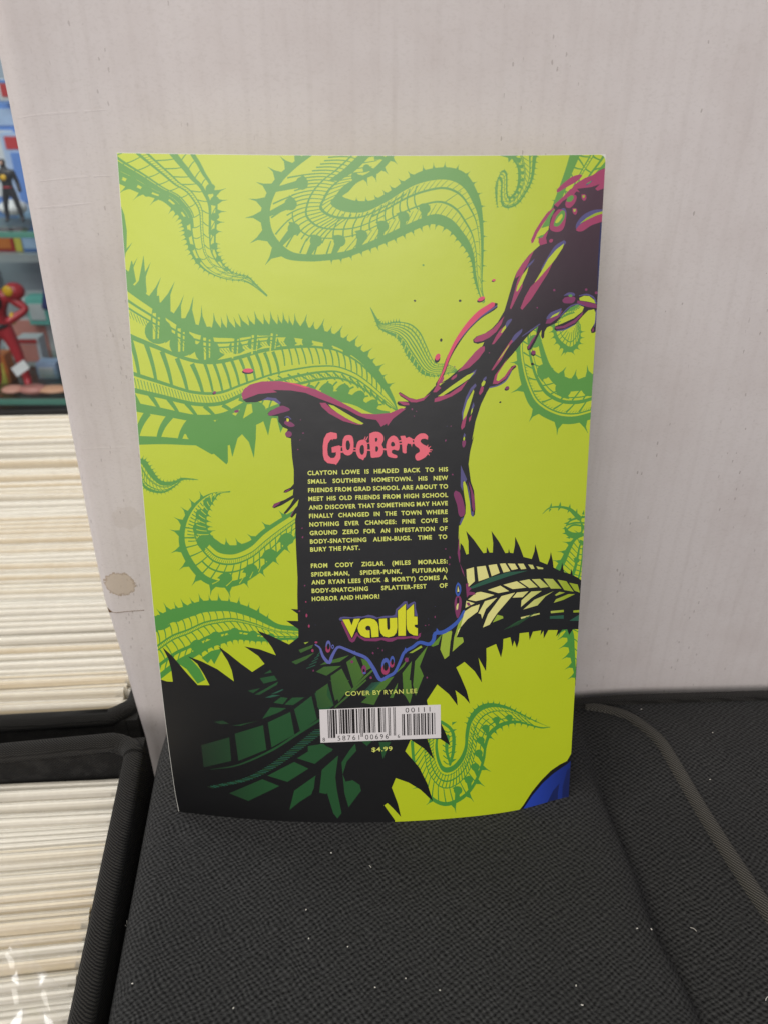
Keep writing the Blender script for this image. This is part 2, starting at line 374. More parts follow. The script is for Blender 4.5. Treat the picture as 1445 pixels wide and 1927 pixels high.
def make_bagged(kind, seed):
    """one comic in its sleeve with its backing board; origin at the middle of its foot"""
    r = np.random.default_rng(seed)
    o = empty('bagged_comic', (0, 0, 0), None, 'comic')
    H_ = .252; n = 16; xs = np.linspace(-.087, .087, n)
    def slab(name, y0, y1, top, half, mat):
        wav = np.cumsum(r.normal(0, .00005, n)); wav -= wav.mean(); tp = np.cumsum(r.normal(0, .00005, n)); tp -= tp.mean()
        vv, ff = [], []
        for i, x in enumerate(np.clip(xs, -half, half)):
            for (yy, zz_) in ((y0, 0), (y0, top), (y1, top), (y1, 0)):
                vv.append((x, yy + (wav[i] if zz_ > 0 else 0), zz_ + (tp[i] if zz_ > 0 else 0)))
        for i in range(n - 1):
            for k in range(3): ff.append((4 * i + k, 4 * i + k + 1, 4 * i + k + 5, 4 * i + k + 4))
        ff += [(0, 1, 2, 3), tuple(4 * (n - 1) + k for k in (3, 2, 1, 0))]
        return mesh_obj(name, vv, ff, mat, o)
    slab('backing_board', .0006, .0016, H_ + .0016 + r.normal(0, .0003), .0865, M_BOARDS[kind])
    slab('comic', -.0019, .0006, H_ - .0004 + r.normal(0, .0004), .0835, M_PAGES[kind])
    # sleeve: folded flap over the top
    wav = np.cumsum(r.normal(0, .00007, n)); wav -= wav.mean(); up = np.abs(np.cumsum(r.normal(0, .00007, n)))
    prof = [(-.0021, .15), (-.0021, H_ - .012), (-.0021, H_ + .0006), (-.0012, H_ + .0022), (.0006, H_ + .0031), (.0017, H_ + .0028), (.0019, H_ + .0006), (.0018, H_ - .02)]
    vv = [(x * 1.0, p[0] + wav[i] * (.6 if p[1] > .2 else 0), p[1] + (up[i] if p[1] > H_ else 0)) for i, x in enumerate(xs) for p in prof]
    m = len(prof); ff = [(i * m + k, i * m + k + 1, (i + 1) * m + k + 1, (i + 1) * m + k) for i in range(n - 1) for k in range(m - 1)]
    mesh_obj('plastic_sleeve', vv, ff, M_SLEEVE, o, smooth=True)
    return o
PROTO = [make_bagged(k % 3, 40 + k) for k in range(9)]
used = [False] * 9
def place_bagged(kind, loc, lean, yaw, label, group):
    q = kind + 3 * int(rng.integers(0, 3)); src = PROTO[q]
    if used[q]:
        o = src.copy(); COL.objects.link(o)
        for ch in src.children:
            c = ch.copy(); COL.objects.link(c); c.parent = o; c.matrix_parent_inverse = Matrix()
    else: o = src; used[q] = True
    o.location = loc; o.rotation_euler = (lean, 0, yaw); o['label'] = label; o['group'] = group
    return o
KIND_W = ['white', 'cream', 'ivory']
# front box
FB_TOP = 0.0; fx1 = G(266, 1400)[0]; fx0 = fx1 - .205
fo = storage_box('black twill fabric box of bagged comics at the near left corner, nearest the camera', fx0, fx1, -.10, .2615, FB_TOP, .29)
FC, FA = (fx1, .2615), R(7.0); turn_box(fo, FC, FA)
ztop_f = -.0185; y = .2525; i = 0
right_f = fx1 - .0095
while y > .03:
    py = y
    ph = (.2525 - y) / .118
    kind = 0 if ph < .28 else (2 if ph < .48 else (1 if ph < .75 else 0))
    if rng.random() < .2: kind = int(rng.integers(0, 3))
    hz = rng.normal(0, .0013); dx = rng.normal(0, .0012)
    place_bagged(kind, turn((right_f - .0885 + dx, y - .002, ztop_f - .252 + hz), FC, FA), R(-.6 + .6 * math.sin(i * .35)), FA + R(-3.5 + 4 * min(1, ph) + rng.normal(0, .25)),
                 '%s-edged bagged comic standing in the row inside the near black box' % KIND_W[kind], 'bagged comics in the near black box')
    y -= .0038 + abs(rng.normal(0, .0004)); i += 1
# back box
bx1 = -.1335; bx0 = bx1 - .262
bo = storage_box('black twill fabric box of bagged comics behind the near box, beside the cardboard', bx0, bx1, .299, .725, -.0275, .29)
BC, BA = (bx1, .299), R(5.0); turn_box(bo, BC, BA)
y = .2775 + .034; ztop_b = -.031; i = 0
right_b = bx1 - .0075
while y < .712:
    ph = (y - .31) / .40
    kind = [1, 0, 0, 2, 1, 1, 0, 2, 1, 0, 0, 0][min(11, int(ph * 12))]
    if rng.random() < .3: kind = int(rng.integers(0, 3))
    place_bagged(kind, turn((right_b - .1150 + rng.normal(0, .0012), y, ztop_b - .252 + rng.normal(0, .0021) + .004 * ph), BC, BA), R(-1.0 + 1.2 * math.sin(i * .22)), BA + R(-1.5 + rng.normal(0, .6)),
                 '%s-edged bagged comic standing in the row inside the far black box' % KIND_W[kind], 'bagged comics in the far black box').scale.x = 1.31
    y += .0038 + abs(rng.normal(0, .0005)); i += 1
for q, u_ in enumerate(used):
    if not u_:
        for ch in list(PROTO[q].children): bpy.data.objects.remove(ch)
        bpy.data.objects.remove(PROTO[q])

# loose clear flaps that stick up out of the rows
def loose_flap(label, pts, z, lift):
    P = [G(px, py, z) for px, py in pts]; bm = bmesh.new()
    vv = [bm.verts.new((p[0], p[1], z + l)) for p, l in zip(P, lift)]
    bm.faces.new(vv); bmesh.ops.triangulate(bm, faces=bm.faces[:]); bmesh.ops.subdivide_edges(bm, edges=bm.edges[:], cuts=5, use_grid_fill=True)
    for v in bm.verts: v.co.z += .0016 * math.sin(v.co.x * 310 + v.co.y * 160) + .0008 * math.sin(v.co.y * 520)
    return tag(bm_obj('loose_sleeve_flap', bm, M_FLAP, None, True), label, 'plastic sleeve')
loose_flap('clear plastic flap folded over the comics at the bottom left of the near box', [(-40, 1890), (40, 1782), (150, 1900), (60, 1960)], -.010, (.001, .005, .003, .001))

# ------------------------------------------------------------------ glass display cabinet with toys in the background
YC = 1.18
def vx(px, y): return V(px, 600, y)[0] if False else None
def P3(px, py, y): return V(px, py, y)
M_BLACK = plain('black_plastic', (26, 26, 28), .4); M_RAIL = plain('pale_metal_rail', (206, 208, 214), .35, metal=.4)
M_BACK = plain('grey_back_panel', (186, 190, 202), .7)
def glass_mat(nm, tint, gloss):
    k = NT(nm); tr = k.n('ShaderNodeBsdfTransparent'); tr.inputs['Color'].default_value = tint; gl = k.n('ShaderNodeBsdfGlossy'); gl.inputs['Roughness'].default_value = .03
    a = k.n('ShaderNodeMixShader'); a.inputs[0].default_value = gloss; k.l(tr.outputs[0], a.inputs[1]); k.l(gl.outputs[0], a.inputs[2]); k.l(a.outputs[0], k.out.inputs['Surface']); return k.m
M_GLASS = glass_mat('green_edged_glass', (.90, .97, .94, 1), .12); M_PANE = glass_mat('clear_cabinet_glass', (.97, .985, .98, 1), .07); M_GEDGE = plain('green_glass_edge', (96, 150, 134), .2)
CAB = empty('display_cabinet', (-.75, YC, -1.0), 'black based glass display cabinet with toys on its shelves, behind the boxes', 'cabinet')
X0, X1 = -1.25, -.30; YB = YC + .36
zs = [V(30, 436, YC)[2], V(60, 752, YC)[2]]
zrail = V(40, 486, YC + .02)[2]
box_obj('base', (X0, YC - .004, -1.0), (X1, YB, zs[1] - .018), M_BLACK, CAB)
box_obj('back_panel', (X0, YB, zs[1] - .02), (X1, YB + .01, .75), M_BACK, CAB)
box_obj('top', (X0, YC, .75), (X1, YB + .01, .78), M_BLACK, CAB)
for x in (X0, X1 - .02): box_obj('corner_post', (x, YC, zs[1] - .0178), (x + .02, YC + .02, .7498), M_RAIL, CAB)
for z_ in (zs[0], zs[1], zs[0] + .36):
    s_ = box_obj('glass_shelf', (X0 + .021, YC + .004, z_ - .009), (X1 - .021, YB - .002, z_), M_GLASS, CAB)
    box_obj('shelf_edge', (X0 + .021, YC - .0005, z_ - .0088), (X1 - .021, YC + .0035, z_ - .0002), M_GEDGE, s_)
box_obj('glass_front', (X0 + .021, YC - .008, zs[1] - .016), (X1 - .021, YC - .005, .748), M_PANE, CAB)
box_obj('rail', (X0 + .021, YC + .21, V(40, 486, YC + .21)[2] - .007), (X1 - .021, YC + .222, V(40, 486, YC + .21)[2] + .007), M_RAIL, CAB)

cols = {}
def cm(n, rgb, rough=.45):
    if n not in cols: cols[n] = plain(n, rgb, rough)
    return cols[n]
def carton(label, px0, py0, px1, py1, y, dep, mats, cat='box', group=None):
    """a boxed toy: printed carton with a window panel; px box is its front"""
    a = V(px0, py1, y); b = V(px1, py0, y); cx_ = (a[0] + b[0]) / 2
    o = empty('toy_carton', (cx_, y + dep / 2, a[2]), label, cat, group)
    box_obj('carton', (a[0], y, a[2]), (b[0], y + dep, b[2]), mats[0], o, .002)
    hh = b[2] - a[2]; ww = b[0] - a[0]
    if len(mats) > 1: box_obj('window', (a[0] + ww * .14, y - .002, a[2] + hh * .2), (b[0] - ww * .14, y + .003, b[2] - hh * .22), mats[1], o)
    if len(mats) > 2: box_obj('header_panel', (a[0] + ww * .08, y - .0015, b[2] - hh * .18), (b[0] - ww * .08, y + .003, b[2] - hh * .04), mats[2], o)
    return o

def skin(name, joints, edges, mat, parent=None, levels=2):
    me = bpy.data.meshes.new(name); me.from_pydata([j[:3] for j in joints], edges, []); me.update()
    o = bpy.data.objects.new(name, me); COL.objects.link(o)
    sk = o.modifiers.new('skin', 'SKIN'); sv = me.skin_vertices[0].data
    for i, j in enumerate(joints): sv[i].radius = (j[3], j[4] if len(j) > 4 else j[3]); sv[i].use_root = (i == 0)
    sub = o.modifiers.new('sub', 'SUBSURF'); sub.levels = levels; sub.render_levels = levels
    dg = bpy.context.evaluated_depsgraph_get(); dg.update(); m2 = bpy.data.meshes.new_from_object(o.evaluated_get(dg))
    o.modifiers.clear(); o.data = m2; m2.materials.clear(); m2.materials.append(mat)
    m2.polygons.foreach_set('use_smooth', np.ones(len(m2.polygons), bool))
    if parent: o.parent = parent; o.matrix_parent_inverse = Matrix.Translation(parent.location).inverted()
    return o
def ell(name, c, r, mat, parent, rot=0):
    bm = bmesh.new(); bmesh.ops.create_uvsphere(bm, u_segments=16, v_segments=10, radius=1)
    for v in bm.verts:
        p = Vector((v.co.x * r[0], v.co.y * r[1], v.co.z * r[2])); p.rotate(Matrix.Rotation(rot, 3, 'Y')); v.co = p + Vector(c)
    return bm_obj(name, bm, mat, parent, True)

def figure(label, base, h, body_mat, extra):
    """a jointed toy figure, legs apart, arms bent; base is the point between the feet"""
    bx, by, bz = base; s = h
    def J(x, y, z, r): return (bx + x * s, by + y * s, bz + z * s, r * s)
    o = empty('action_figure', base, label, 'toy figure', 'toy figures in the display cabinet')
    arms = extra.get('arms', ((.17, 0, .60), (.20, -.05, .47)))
    jt = [J(0, 0, .50, .075), J(0, 0, .60, .068), J(0, 0, .72, .095), J(0, 0, .80, .075), J(0, -.005, .85, .035), J(0, -.01, .92, .055), J(0, -.01, .97, .045),
          J(.06, 0, .47, .06), J(.10, -.01, .28, .045), J(.125, 0, .06, .035), J(.14, -.05, .018, .028),
          J(-.06, 0, .47, .06), J(-.10, -.01, .28, .045), J(-.125, 0, .06, .035), J(-.14, -.05, .018, .028),
          J(.13, 0, .77, .045), J(arms[0][0], arms[0][1], arms[0][2], .036), J(arms[1][0], arms[1][1], arms[1][2], .032),
          J(-.13, 0, .77, .045), J(-arms[0][0], arms[0][1], arms[0][2], .036), J(-arms[1][0], arms[1][1], arms[1][2], .032)]
    ed = [(0, 1), (1, 2), (2, 3), (3, 4), (4, 5), (5, 6), (0, 7), (7, 8), (8, 9), (9, 10), (0, 11), (11, 12), (12, 13), (13, 14), (2, 15), (15, 16), (16, 17), (2, 18), (18, 19), (19, 20)]
    skin('body', jt, ed, body_mat, o)
    for nm, c, r_, mt, *rt in extra.get('parts', ()):
        ell(nm, (bx + c[0] * s, by + c[1] * s, bz + c[2] * s), tuple(q * s for q in r_), mt, o, rt[0] if rt else 0)
    return o
red = cm('red_plastic', (176, 44, 54), .35); blk = cm('dark_grey_plastic', (40, 38, 42), .4); yel = cm('yellow_plastic', (226, 178, 40), .35)
grn = cm('green_plastic', (120, 176, 66), .4); wht = cm('white_plastic', (226, 226, 226), .4); skn = cm('pale_flesh_plastic', (206, 160, 136), .5)
# black-suited figure on the upper shelf, feet at the shelf edge
yb = YC + .07
pz = V(20, 428, yb); hf = V(20, 312, yb)[2] - zs[0]
figure('black suited toy figure with a yellow chest badge on the upper glass shelf', (V(27, 400, yb)[0], yb, zs[0]), hf * 1.16, blk,
       {'parts': (('chest_badge', (.0, -.09, .70), (.05, .02, .045), yel), ('belt', (0, -.01, .55), (.085, .075, .02), red), ('face', (0, -.055, .91), (.03, .015, .03), skn))})
ell('stand', (0, 0, 0), (.001, .001, .001), wht, None) if False else None
sd = ell('toy_stand', (V(28, 424, yb + .05)[0], yb + .06, zs[0] + .012), (.022, .022, .012), wht, None); tag(sd, 'small white toy display stand behind the black suited figure', 'toy stand')
# red armoured figure on the lower shelf
yr = YC + .06; rb = (V(22, 700, yr)[0], yr, zs[1]); hr = V(12, 505, yr)[2] - zs[1]
figure('red armoured toy figure with a yellow horn and black chest on the lower shelf', rb, hr * 1.02, red,
       {'arms': ((.27, -.02, .66), (.12, -.13, .58)), 'parts': (('chest_plate', (0, -.055, .74), (.1, .06, .1), blk), ('chest_emblem', (0, -.11, .72), (.045, .02, .06), grn),
        ('shoulder_guard', (.19, 0, .80), (.085, .07, .07), red), ('shoulder_guard', (-.19, 0, .80), (.085, .07, .07), red), ('shoulder_disc', (.17, -.065, .82), (.042, .015, .042), yel), ('shoulder_disc', (-.17, -.065, .82), (.042, .015, .042), yel),
        ('horn', (.065, -.02, 1.0), (.016, .014, .085), yel, R(32)), ('horn', (-.065, -.02, 1.0), (.016, .014, .085), yel, R(-32)), ('bracelet', (.17, -.09, .61), (.02, .03, .05), yel), ('belt', (0, -.01, .53), (.09, .08, .035), blk), ('face', (0, -.06, .925), (.03, .015, .03), skn))})
tg = V(46, 700, yr - .03)
o = box_obj('price_tag', (-.014, -.0006, -.008), (.014, .0006, .008), wht); o.location = (tg[0] + .003, yr - .045, tg[2] + .012); o.rotation_euler = (R(-12), R(-32), 0); tag(o, 'blank white price tag hanging at the foot of the red figure', 'price tag')
# navy figure at the right, mostly behind the cardboard
yn = YC + .16
figure('navy blue toy figure standing at the right behind the red figure', (V(150, 640, yn)[0], yn, zs[1]), hr * 1.12, cm('navy_plastic', (38, 52, 112), .4), {'parts': (('belt', (0, 0, .55), (.09, .085, .025), red), ('helmet', (0, -.01, .95), (.055, .055, .06), cm('navy_plastic', (38, 52, 112)))) })
# cartons, back row
A = lambda *c: cm('printed_%s_card' % c[0], c[1])
bl = A('blue', (104, 142, 214)); lb = A('light_blue', (176, 194, 228)); wh = A('white', (216, 216, 220)); rd = A('red', (196, 60, 62)); ye = A('yellow', (220, 200, 90)); gy = A('grey', (170, 172, 178)); pk = A('pink', (226, 150, 140)); tl = A('teal', (120, 200, 190)); og = A('orange', (216, 120, 60))
carton('blue toy carton with a white window at the top of the cabinet', -60, 195, 34, 410, YC + .22, .08, (bl, wh, lb))
carton('pale blue toy carton behind the black suited figure', 36, 250, 96, 412, YC + .20, .07, (lb, bl, rd))
carton('red toy carton under the upper shelf', -26, 441, 26, 474, YC + .24, .06, (rd, og))
carton('yellow toy carton under the upper shelf, between the red and blue ones', 28, 441, 41, 474, YC + .24, .06, (ye,))
carton('small blue toy carton under the upper shelf, right of the yellow one', 43, 441, 74, 474, YC + .24, .06, (bl, lb))
carton('clear fronted pink and white toy pack behind the red figure', 34, 560, 88, 742, YC + .24, .05, (wh, pk, gy))
carton('grey toy pack with red discs at the right of the lower shelf', 90, 600, 150, 742, YC + .26, .05, (gy, rd, wh))
carton('small light blue toy carton low on the right of the lower shelf', 74, 684, 104, 716, YC + .14, .03, (lb, wh))
carton('small white toy carton standing low behind the red figure', 44, 636, 72, 690, YC + .17, .03, (wh, pk, rd))
carton('teal toy carton high at the right of the lower space', 58, 560, 84, 612, YC + .22, .03, (tl, wh))
carton('small orange toy carton left of the red figure foot', -14, 668, 8, 736, YC + .12, .03, (og, ye))
carton('white toy carton with a red panel above the blue carton', 2, 148, 30, 190, YC + .2, .05, (wh, rd, bl))
carton('large grey toy pack at the left of the lower shelf', -110, 520, -20, 744, YC + .26, .05, (gy, wh, bl))
for i, (px, c_) in enumerate(((22, cm('salmon_plastic', (206, 150, 132))), (60, cm('rose_plastic', (190, 128, 118))), (98, cm('apricot_plastic', (214, 160, 128))))):
    q = V(px, 742, YC + .02); e_ = ell('small_toy', (q[0], YC + .03, zs[1] + .006), (.019 + .004 * i, .016, .005 + .003 * (i % 2)), c_, None)
    tag(e_, ['salmon flat toy lying at the left front of the lower shelf', 'rose flat toy lying at the front of the lower shelf between two others', 'apricot flat toy lying at the right front of the lower shelf'][i], 'toy')

# ------------------------------------------------------------------ the comic: a leaning, slightly bowed sheet stack
CW, CH = .168, .2604
cornerpx = np.array([[221, 288], [1139, 291], [1068, 1518], [338, 1530]], float)
def homog():
    A = []
    for (X, Y), (x, y) in zip([(0, CH), (CW, CH), (CW, 0), (0, 0)], cornerpx - [CX, CY]):
        A.append([X, Y, 1, 0, 0, 0, -x * X, -x * Y, -x]); A.append([0, 0, 0, X, Y, 1, -y * X, -y * Y, -y])
    return np.linalg.svd(np.array(A))[2][-1].reshape(3, 3)
Hm = homog(); Kc = np.diag([1 / FPX, 1 / FPX, 1]); a_, b_, c_ = Kc @ Hm[:, 0], Kc @ Hm[:, 1], Kc @ Hm[:, 2]
s_ = 1 / np.linalg.norm(a_); s_ = s_ if c_[2] * s_ > 0 else -s_
a_, b_, c_ = a_ * s_, b_ * s_, c_ * s_

W3 = np.array([RT, DN, FW]).T
EX, EY, P0 = W3 @ a_, W3 @ b_, C0 + W3 @ c_
EN = np.cross(EX, EY); EN = EN if EN[1] < 0 else -EN                  # towards the viewer
ZB = P0[2]
def surf(u, v, lift=0.0):                    # u along the width, v up the height, 0..1
    u = np.asarray(u, float); v = np.asarray(v, float)
    bow = (.0058 + .0022 * (1 - v)) * np.clip(4 * u * (1 - u), -1, 1)
    curl = .0085 * np.sin(np.pi * np.clip(v, 0, 1) ** .72) * np.clip(1 - u / .55, 0, 1) ** 2
    P = P0 + EX * (u * CW)[..., None] + EY * (v * CH)[..., None]
    d = np.array([0, -1.0, 0]) * bow[..., None] * .97 + EN * curl[..., None]
    return P + d + EN * np.asarray(lift)[..., None]
def proj(P):
    q = P - C0; z = q @ FW; return np.stack([CX + FPX * (q @ RT) / z, CY + FPX * (q @ DN) / z], -1)
Hi = np.linalg.inv(Hm)
def px2uv(p):
    p = np.asarray(p, float); q = np.c_[p - [CX, CY], np.ones(len(p))] @ Hi.T
    u = q[:, 0] / q[:, 2] / CW; v = q[:, 1] / q[:, 2] / CH
    for _ in range(9):
        f = proj(surf(u, v)) - p; e = 1e-4
        ju = (proj(surf(u + e, v)) - p - f) / e; jv = (proj(surf(u, v + e)) - p - f) / e
        det = ju[:, 0] * jv[:, 1] - ju[:, 1] * jv[:, 0]
        u = u - np.clip((f[:, 0] * jv[:, 1] - f[:, 1] * jv[:, 0]) / det, -.1, .1); v = v - np.clip((ju[:, 0] * f[:, 1] - ju[:, 1] * f[:, 0]) / det, -.1, .1)
    return u, v

# ---- ink
def ink(name, rgb, rgb2=None, axis='v', lo=0.0, hi=1.0, rough=.40, grain=.05):
    k = NT(name); uv = k.n('ShaderNodeUVMap').outputs[0]; co = k.coord()
    c = lin(rgb)
    base = k.mix(0.0, c, c)
    if rgb2:
        sep = k.n('ShaderNodeSeparateXYZ'); k.l(uv, sep.inputs[0])
        if axis == 'd': f = k.math('ADD', k.math('MULTIPLY', sep.outputs[0], .72), k.math('MULTIPLY', sep.outputs[1], .9))
        else: f = sep.outputs[0 if axis == 'u' else 1]
        f = k.math('DIVIDE', k.math('SUBTRACT', f, lo), hi - lo, clamp=True); base = k.mix(f, c, lin(rgb2))
    g = k.noise(co, 2600, 2, .6); g2 = k.noise(co, 30, 3)
    base = k.mix(k.math('MULTIPLY', k.math('ADD', g, k.math('MULTIPLY', g2, .5)), grain * 2), base, (0, 0, 0))
    k.set('Base Color', base); k.set('Roughness', rough); k.set('Specular IOR Level', .8)
    k.bump(k.math('ADD', k.math('MULTIPLY', k.noise(co, 160, 3), .12), k.noise(co, 26, 3)), .25, .0012)
    return k.m
INK = {
 'lime': ink('lime_ink', (202, 218, 30), (204, 219, 54), 'v', .25, .95), 'green': ink('leaf_green_ink', (80, 156, 62), (104, 166, 70), 'v', .3, .9),  # lime and green pale upwards: gloss sheen painted into the ink
 'black': ink('black_ink', (16, 16, 17), None), 'magenta': ink('magenta_ink', (176, 62, 106), None), 'pinkred': ink('pink_red_ink', (232, 74, 112), None),
 'plum': ink('plum_ink', (140, 54, 104), None), 'violet': ink('violet_ink', (92, 86, 140), None), 'blue': ink('blue_ink', (62, 98, 190), (110, 112, 184), 'u', .62, .35),
 'navy': ink('navy_ink', (34, 36, 62), (22, 22, 24), 'v', .17, .27), 'pale': ink('pale_cream_ink', (246, 240, 150), (170, 190, 40), 'u', .84, .96),
 'dgreen': ink('deep_green_ink', (30, 76, 42), (118, 166, 44), 'd', .42, .86), 'slime': ink('dark_slime_ink', (18, 17, 18), (78, 44, 62), 'v', .74, .97), 'dim': ink('dim_green_ink', (32, 46, 34), (36, 88, 46), 'u', .05, .26), 'teal': ink('teal_ink', (40, 96, 72), None),  # slime lifts upwards: printed purple fade with some sheen painted in
 'gold': ink('lime_yellow_ink', (236, 236, 34), None), 'salmon': ink('salmon_pink_ink', (252, 112, 128), None), 'letter': ink('pale_lime_ink', (240, 246, 120), None),
 'white': ink('white_ink', (242, 236, 234), None), 'bar': ink('barcode_black_ink', (26, 20, 18), None), 'bluecape': ink('royal_blue_ink', (38, 70, 180), (22, 44, 120), 'u', .90, 1.0), 'darkblue': ink('dark_blue_ink', (22, 36, 96), None),
 'lgreen': ink('olive_lime_ink', (168, 194, 58), None)}
INKN = list(INK)

# ---- planar arrangement: later shapes cover earlier ones, one triangle sheet comes out
def winding(pts, poly):
    x, y = pts[:, 0], pts[:, 1]; wn = np.zeros(len(pts), int)
    a = poly; b = np.roll(poly, -1, 0)
    for (x0, y0), (x1, y1) in zip(a, b):
        if y0 == y1: continue
        up = (y0 <= y) & (y1 > y); dn = (y0 > y) & (y1 <= y)
        if not (up.any() or dn.any()): continue
        side = (x1 - x0) * (y - y0) - (x - x0) * (y1 - y0)
        wn += (up & (side > 0)).astype(int); wn -= (dn & (side < 0)).astype(int)
    return wn != 0
def arrange(polys, grid=True, bound=None):
    vs, es = [], []
    def add(pl):
        b = len(vs); n_ = len(pl); vs.extend([Vector((float(p[0]), float(p[1]))) for p in pl]); es.extend([(b + i, b + (i + 1) % n_) for i in range(n_)])
    use = []
    for pl, ink_ in polys:
        pl = np.asarray(pl, float)
        keep = np.linalg.norm(pl - np.roll(pl, 1, 0), axis=1) > .05
        pl = pl[keep]
        if len(pl) >= 3: use.append((pl, ink_)); add(pl)
    if grid:
        gu, gv = np.linspace(0, 1, 33), np.linspace(0, 1, 25)
        for v_ in gv:
            L = proj(surf(gu, np.full_like(gu, v_))); b = len(vs); vs.extend([Vector(map(float, p)) for p in L]); es.extend([(b + i, b + i + 1) for i in range(len(L) - 1)])
        for u_ in gu:
            L = proj(surf(np.full_like(gv, u_), gv)); b = len(vs); vs.extend([Vector(map(float, p)) for p in L]); es.extend([(b + i, b + i + 1) for i in range(len(L) - 1)])
    ov, oe, of, *_ = delaunay_2d_cdt(vs, es, [], 0, 1e-3)
    ov = np.array([tuple(p) for p in ov]); of = np.array([f for f in of if len(f) == 3])
    cen = ov[of].mean(1); lab = np.full(len(of), -1)
    for pl, ink_ in use:
        lo, hi = pl.min(0), pl.max(0); m = np.where((cen[:, 0] >= lo[0]) & (cen[:, 0] <= hi[0]) & (cen[:, 1] >= lo[1]) & (cen[:, 1] <= hi[1]))[0]
        if len(m):
            ins = winding(cen[m], pl); lab[m[ins]] = INKN.index(ink_) if ink_ else -1
    if bound is not None: lab[~winding(cen, bound)] = -1
    of, lab = of[lab >= 0], lab[lab >= 0]
    idx, inv = np.unique(of, return_inverse=True); return ov[idx], inv.reshape(-1, 3), lab
def snormal(u, v):
    e = 1e-3; nn = np.cross(surf(u + e, v) - surf(u - e, v), surf(u, v + e) - surf(u, v - e)); nn /= np.linalg.norm(nn, axis=1)[:, None]
    return np.where((nn @ EN)[:, None] < 0, -nn, nn)
def print_sheet(name, polys, parent, lift, grid=True, bound=None, label=None):
    ov, of, lab = arrange(polys, grid, bound)
    u, v = px2uv(ov); P = surf(u, v, np.full(len(u), lift))
    a, b, c = P[of[:, 0]], P[of[:, 1]], P[of[:, 2]]; nn = np.cross(b - a, c - a); fl = (nn @ EN) < 0; of[fl] = of[fl][:, ::-1]
    mi = np.unique(lab); o = mesh_obj(name, P, of, [INK[INKN[k]] for k in mi], parent, np.searchsorted(mi, lab), True)
    uvl = o.data.uv_layers.new(name='UVMap'); li = np.empty(len(o.data.loops), np.int32); o.data.loops.foreach_get('vertex_index', li)
    uvl.data.foreach_set('uv', np.c_[u[li], v[li]].astype(np.float32).ravel())
    o.data.normals_split_custom_set_from_vertices(snormal(np.clip(u, .002, .998), np.clip(v, .002, .998)).tolist())
    if label: o['label'] = label
    return o

ART = []
def pg(ink_, *pts): ART.append((np.array(pts, float), ink_))
def zpg(ink_, z, pts): ART.append((np.array(pts, float) / z[2] + [z[0], z[1]], ink_))
def sp(ink_, z, pts, n=None):               # closed smooth outline
    q = np.array(pts, float) / z[2] + [z[0], z[1]]; q2 = np.vstack([q, q[:1]]); ART.append((spline(q2, n or 5 * len(q))[:-1], ink_))
def oval(ink_, x, y, a, b, rot=0, n=18):
    t = np.linspace(0, 2 * np.pi, n, endpoint=False); c, s = math.cos(R(rot)), math.sin(R(rot))
    ART.append((np.c_[x + a * np.cos(t) * c - b * np.sin(t) * s, y + a * np.cos(t) * s + b * np.sin(t) * c], ink_))
def streak(ink_, pts, ws, n=26):             # tapering stroke
    L = spline(pts, n); T = np.gradient(L, axis=0); T /= np.linalg.norm(T, axis=1)[:, None] + 1e-9; N = np.c_[-T[:, 1], T[:, 0]]
    w_ = np.interp(np.linspace(0, 1, n), np.linspace(0, 1, len(ws)), ws)[:, None]
    cap = [L[-1] + T[-1] * w_[-1] * .9]; cap0 = [L[0] - T[0] * w_[0] * .9]
    ART.append((np.vstack([L + N * w_, cap, (L - N * w_)[::-1], cap0]), ink_))

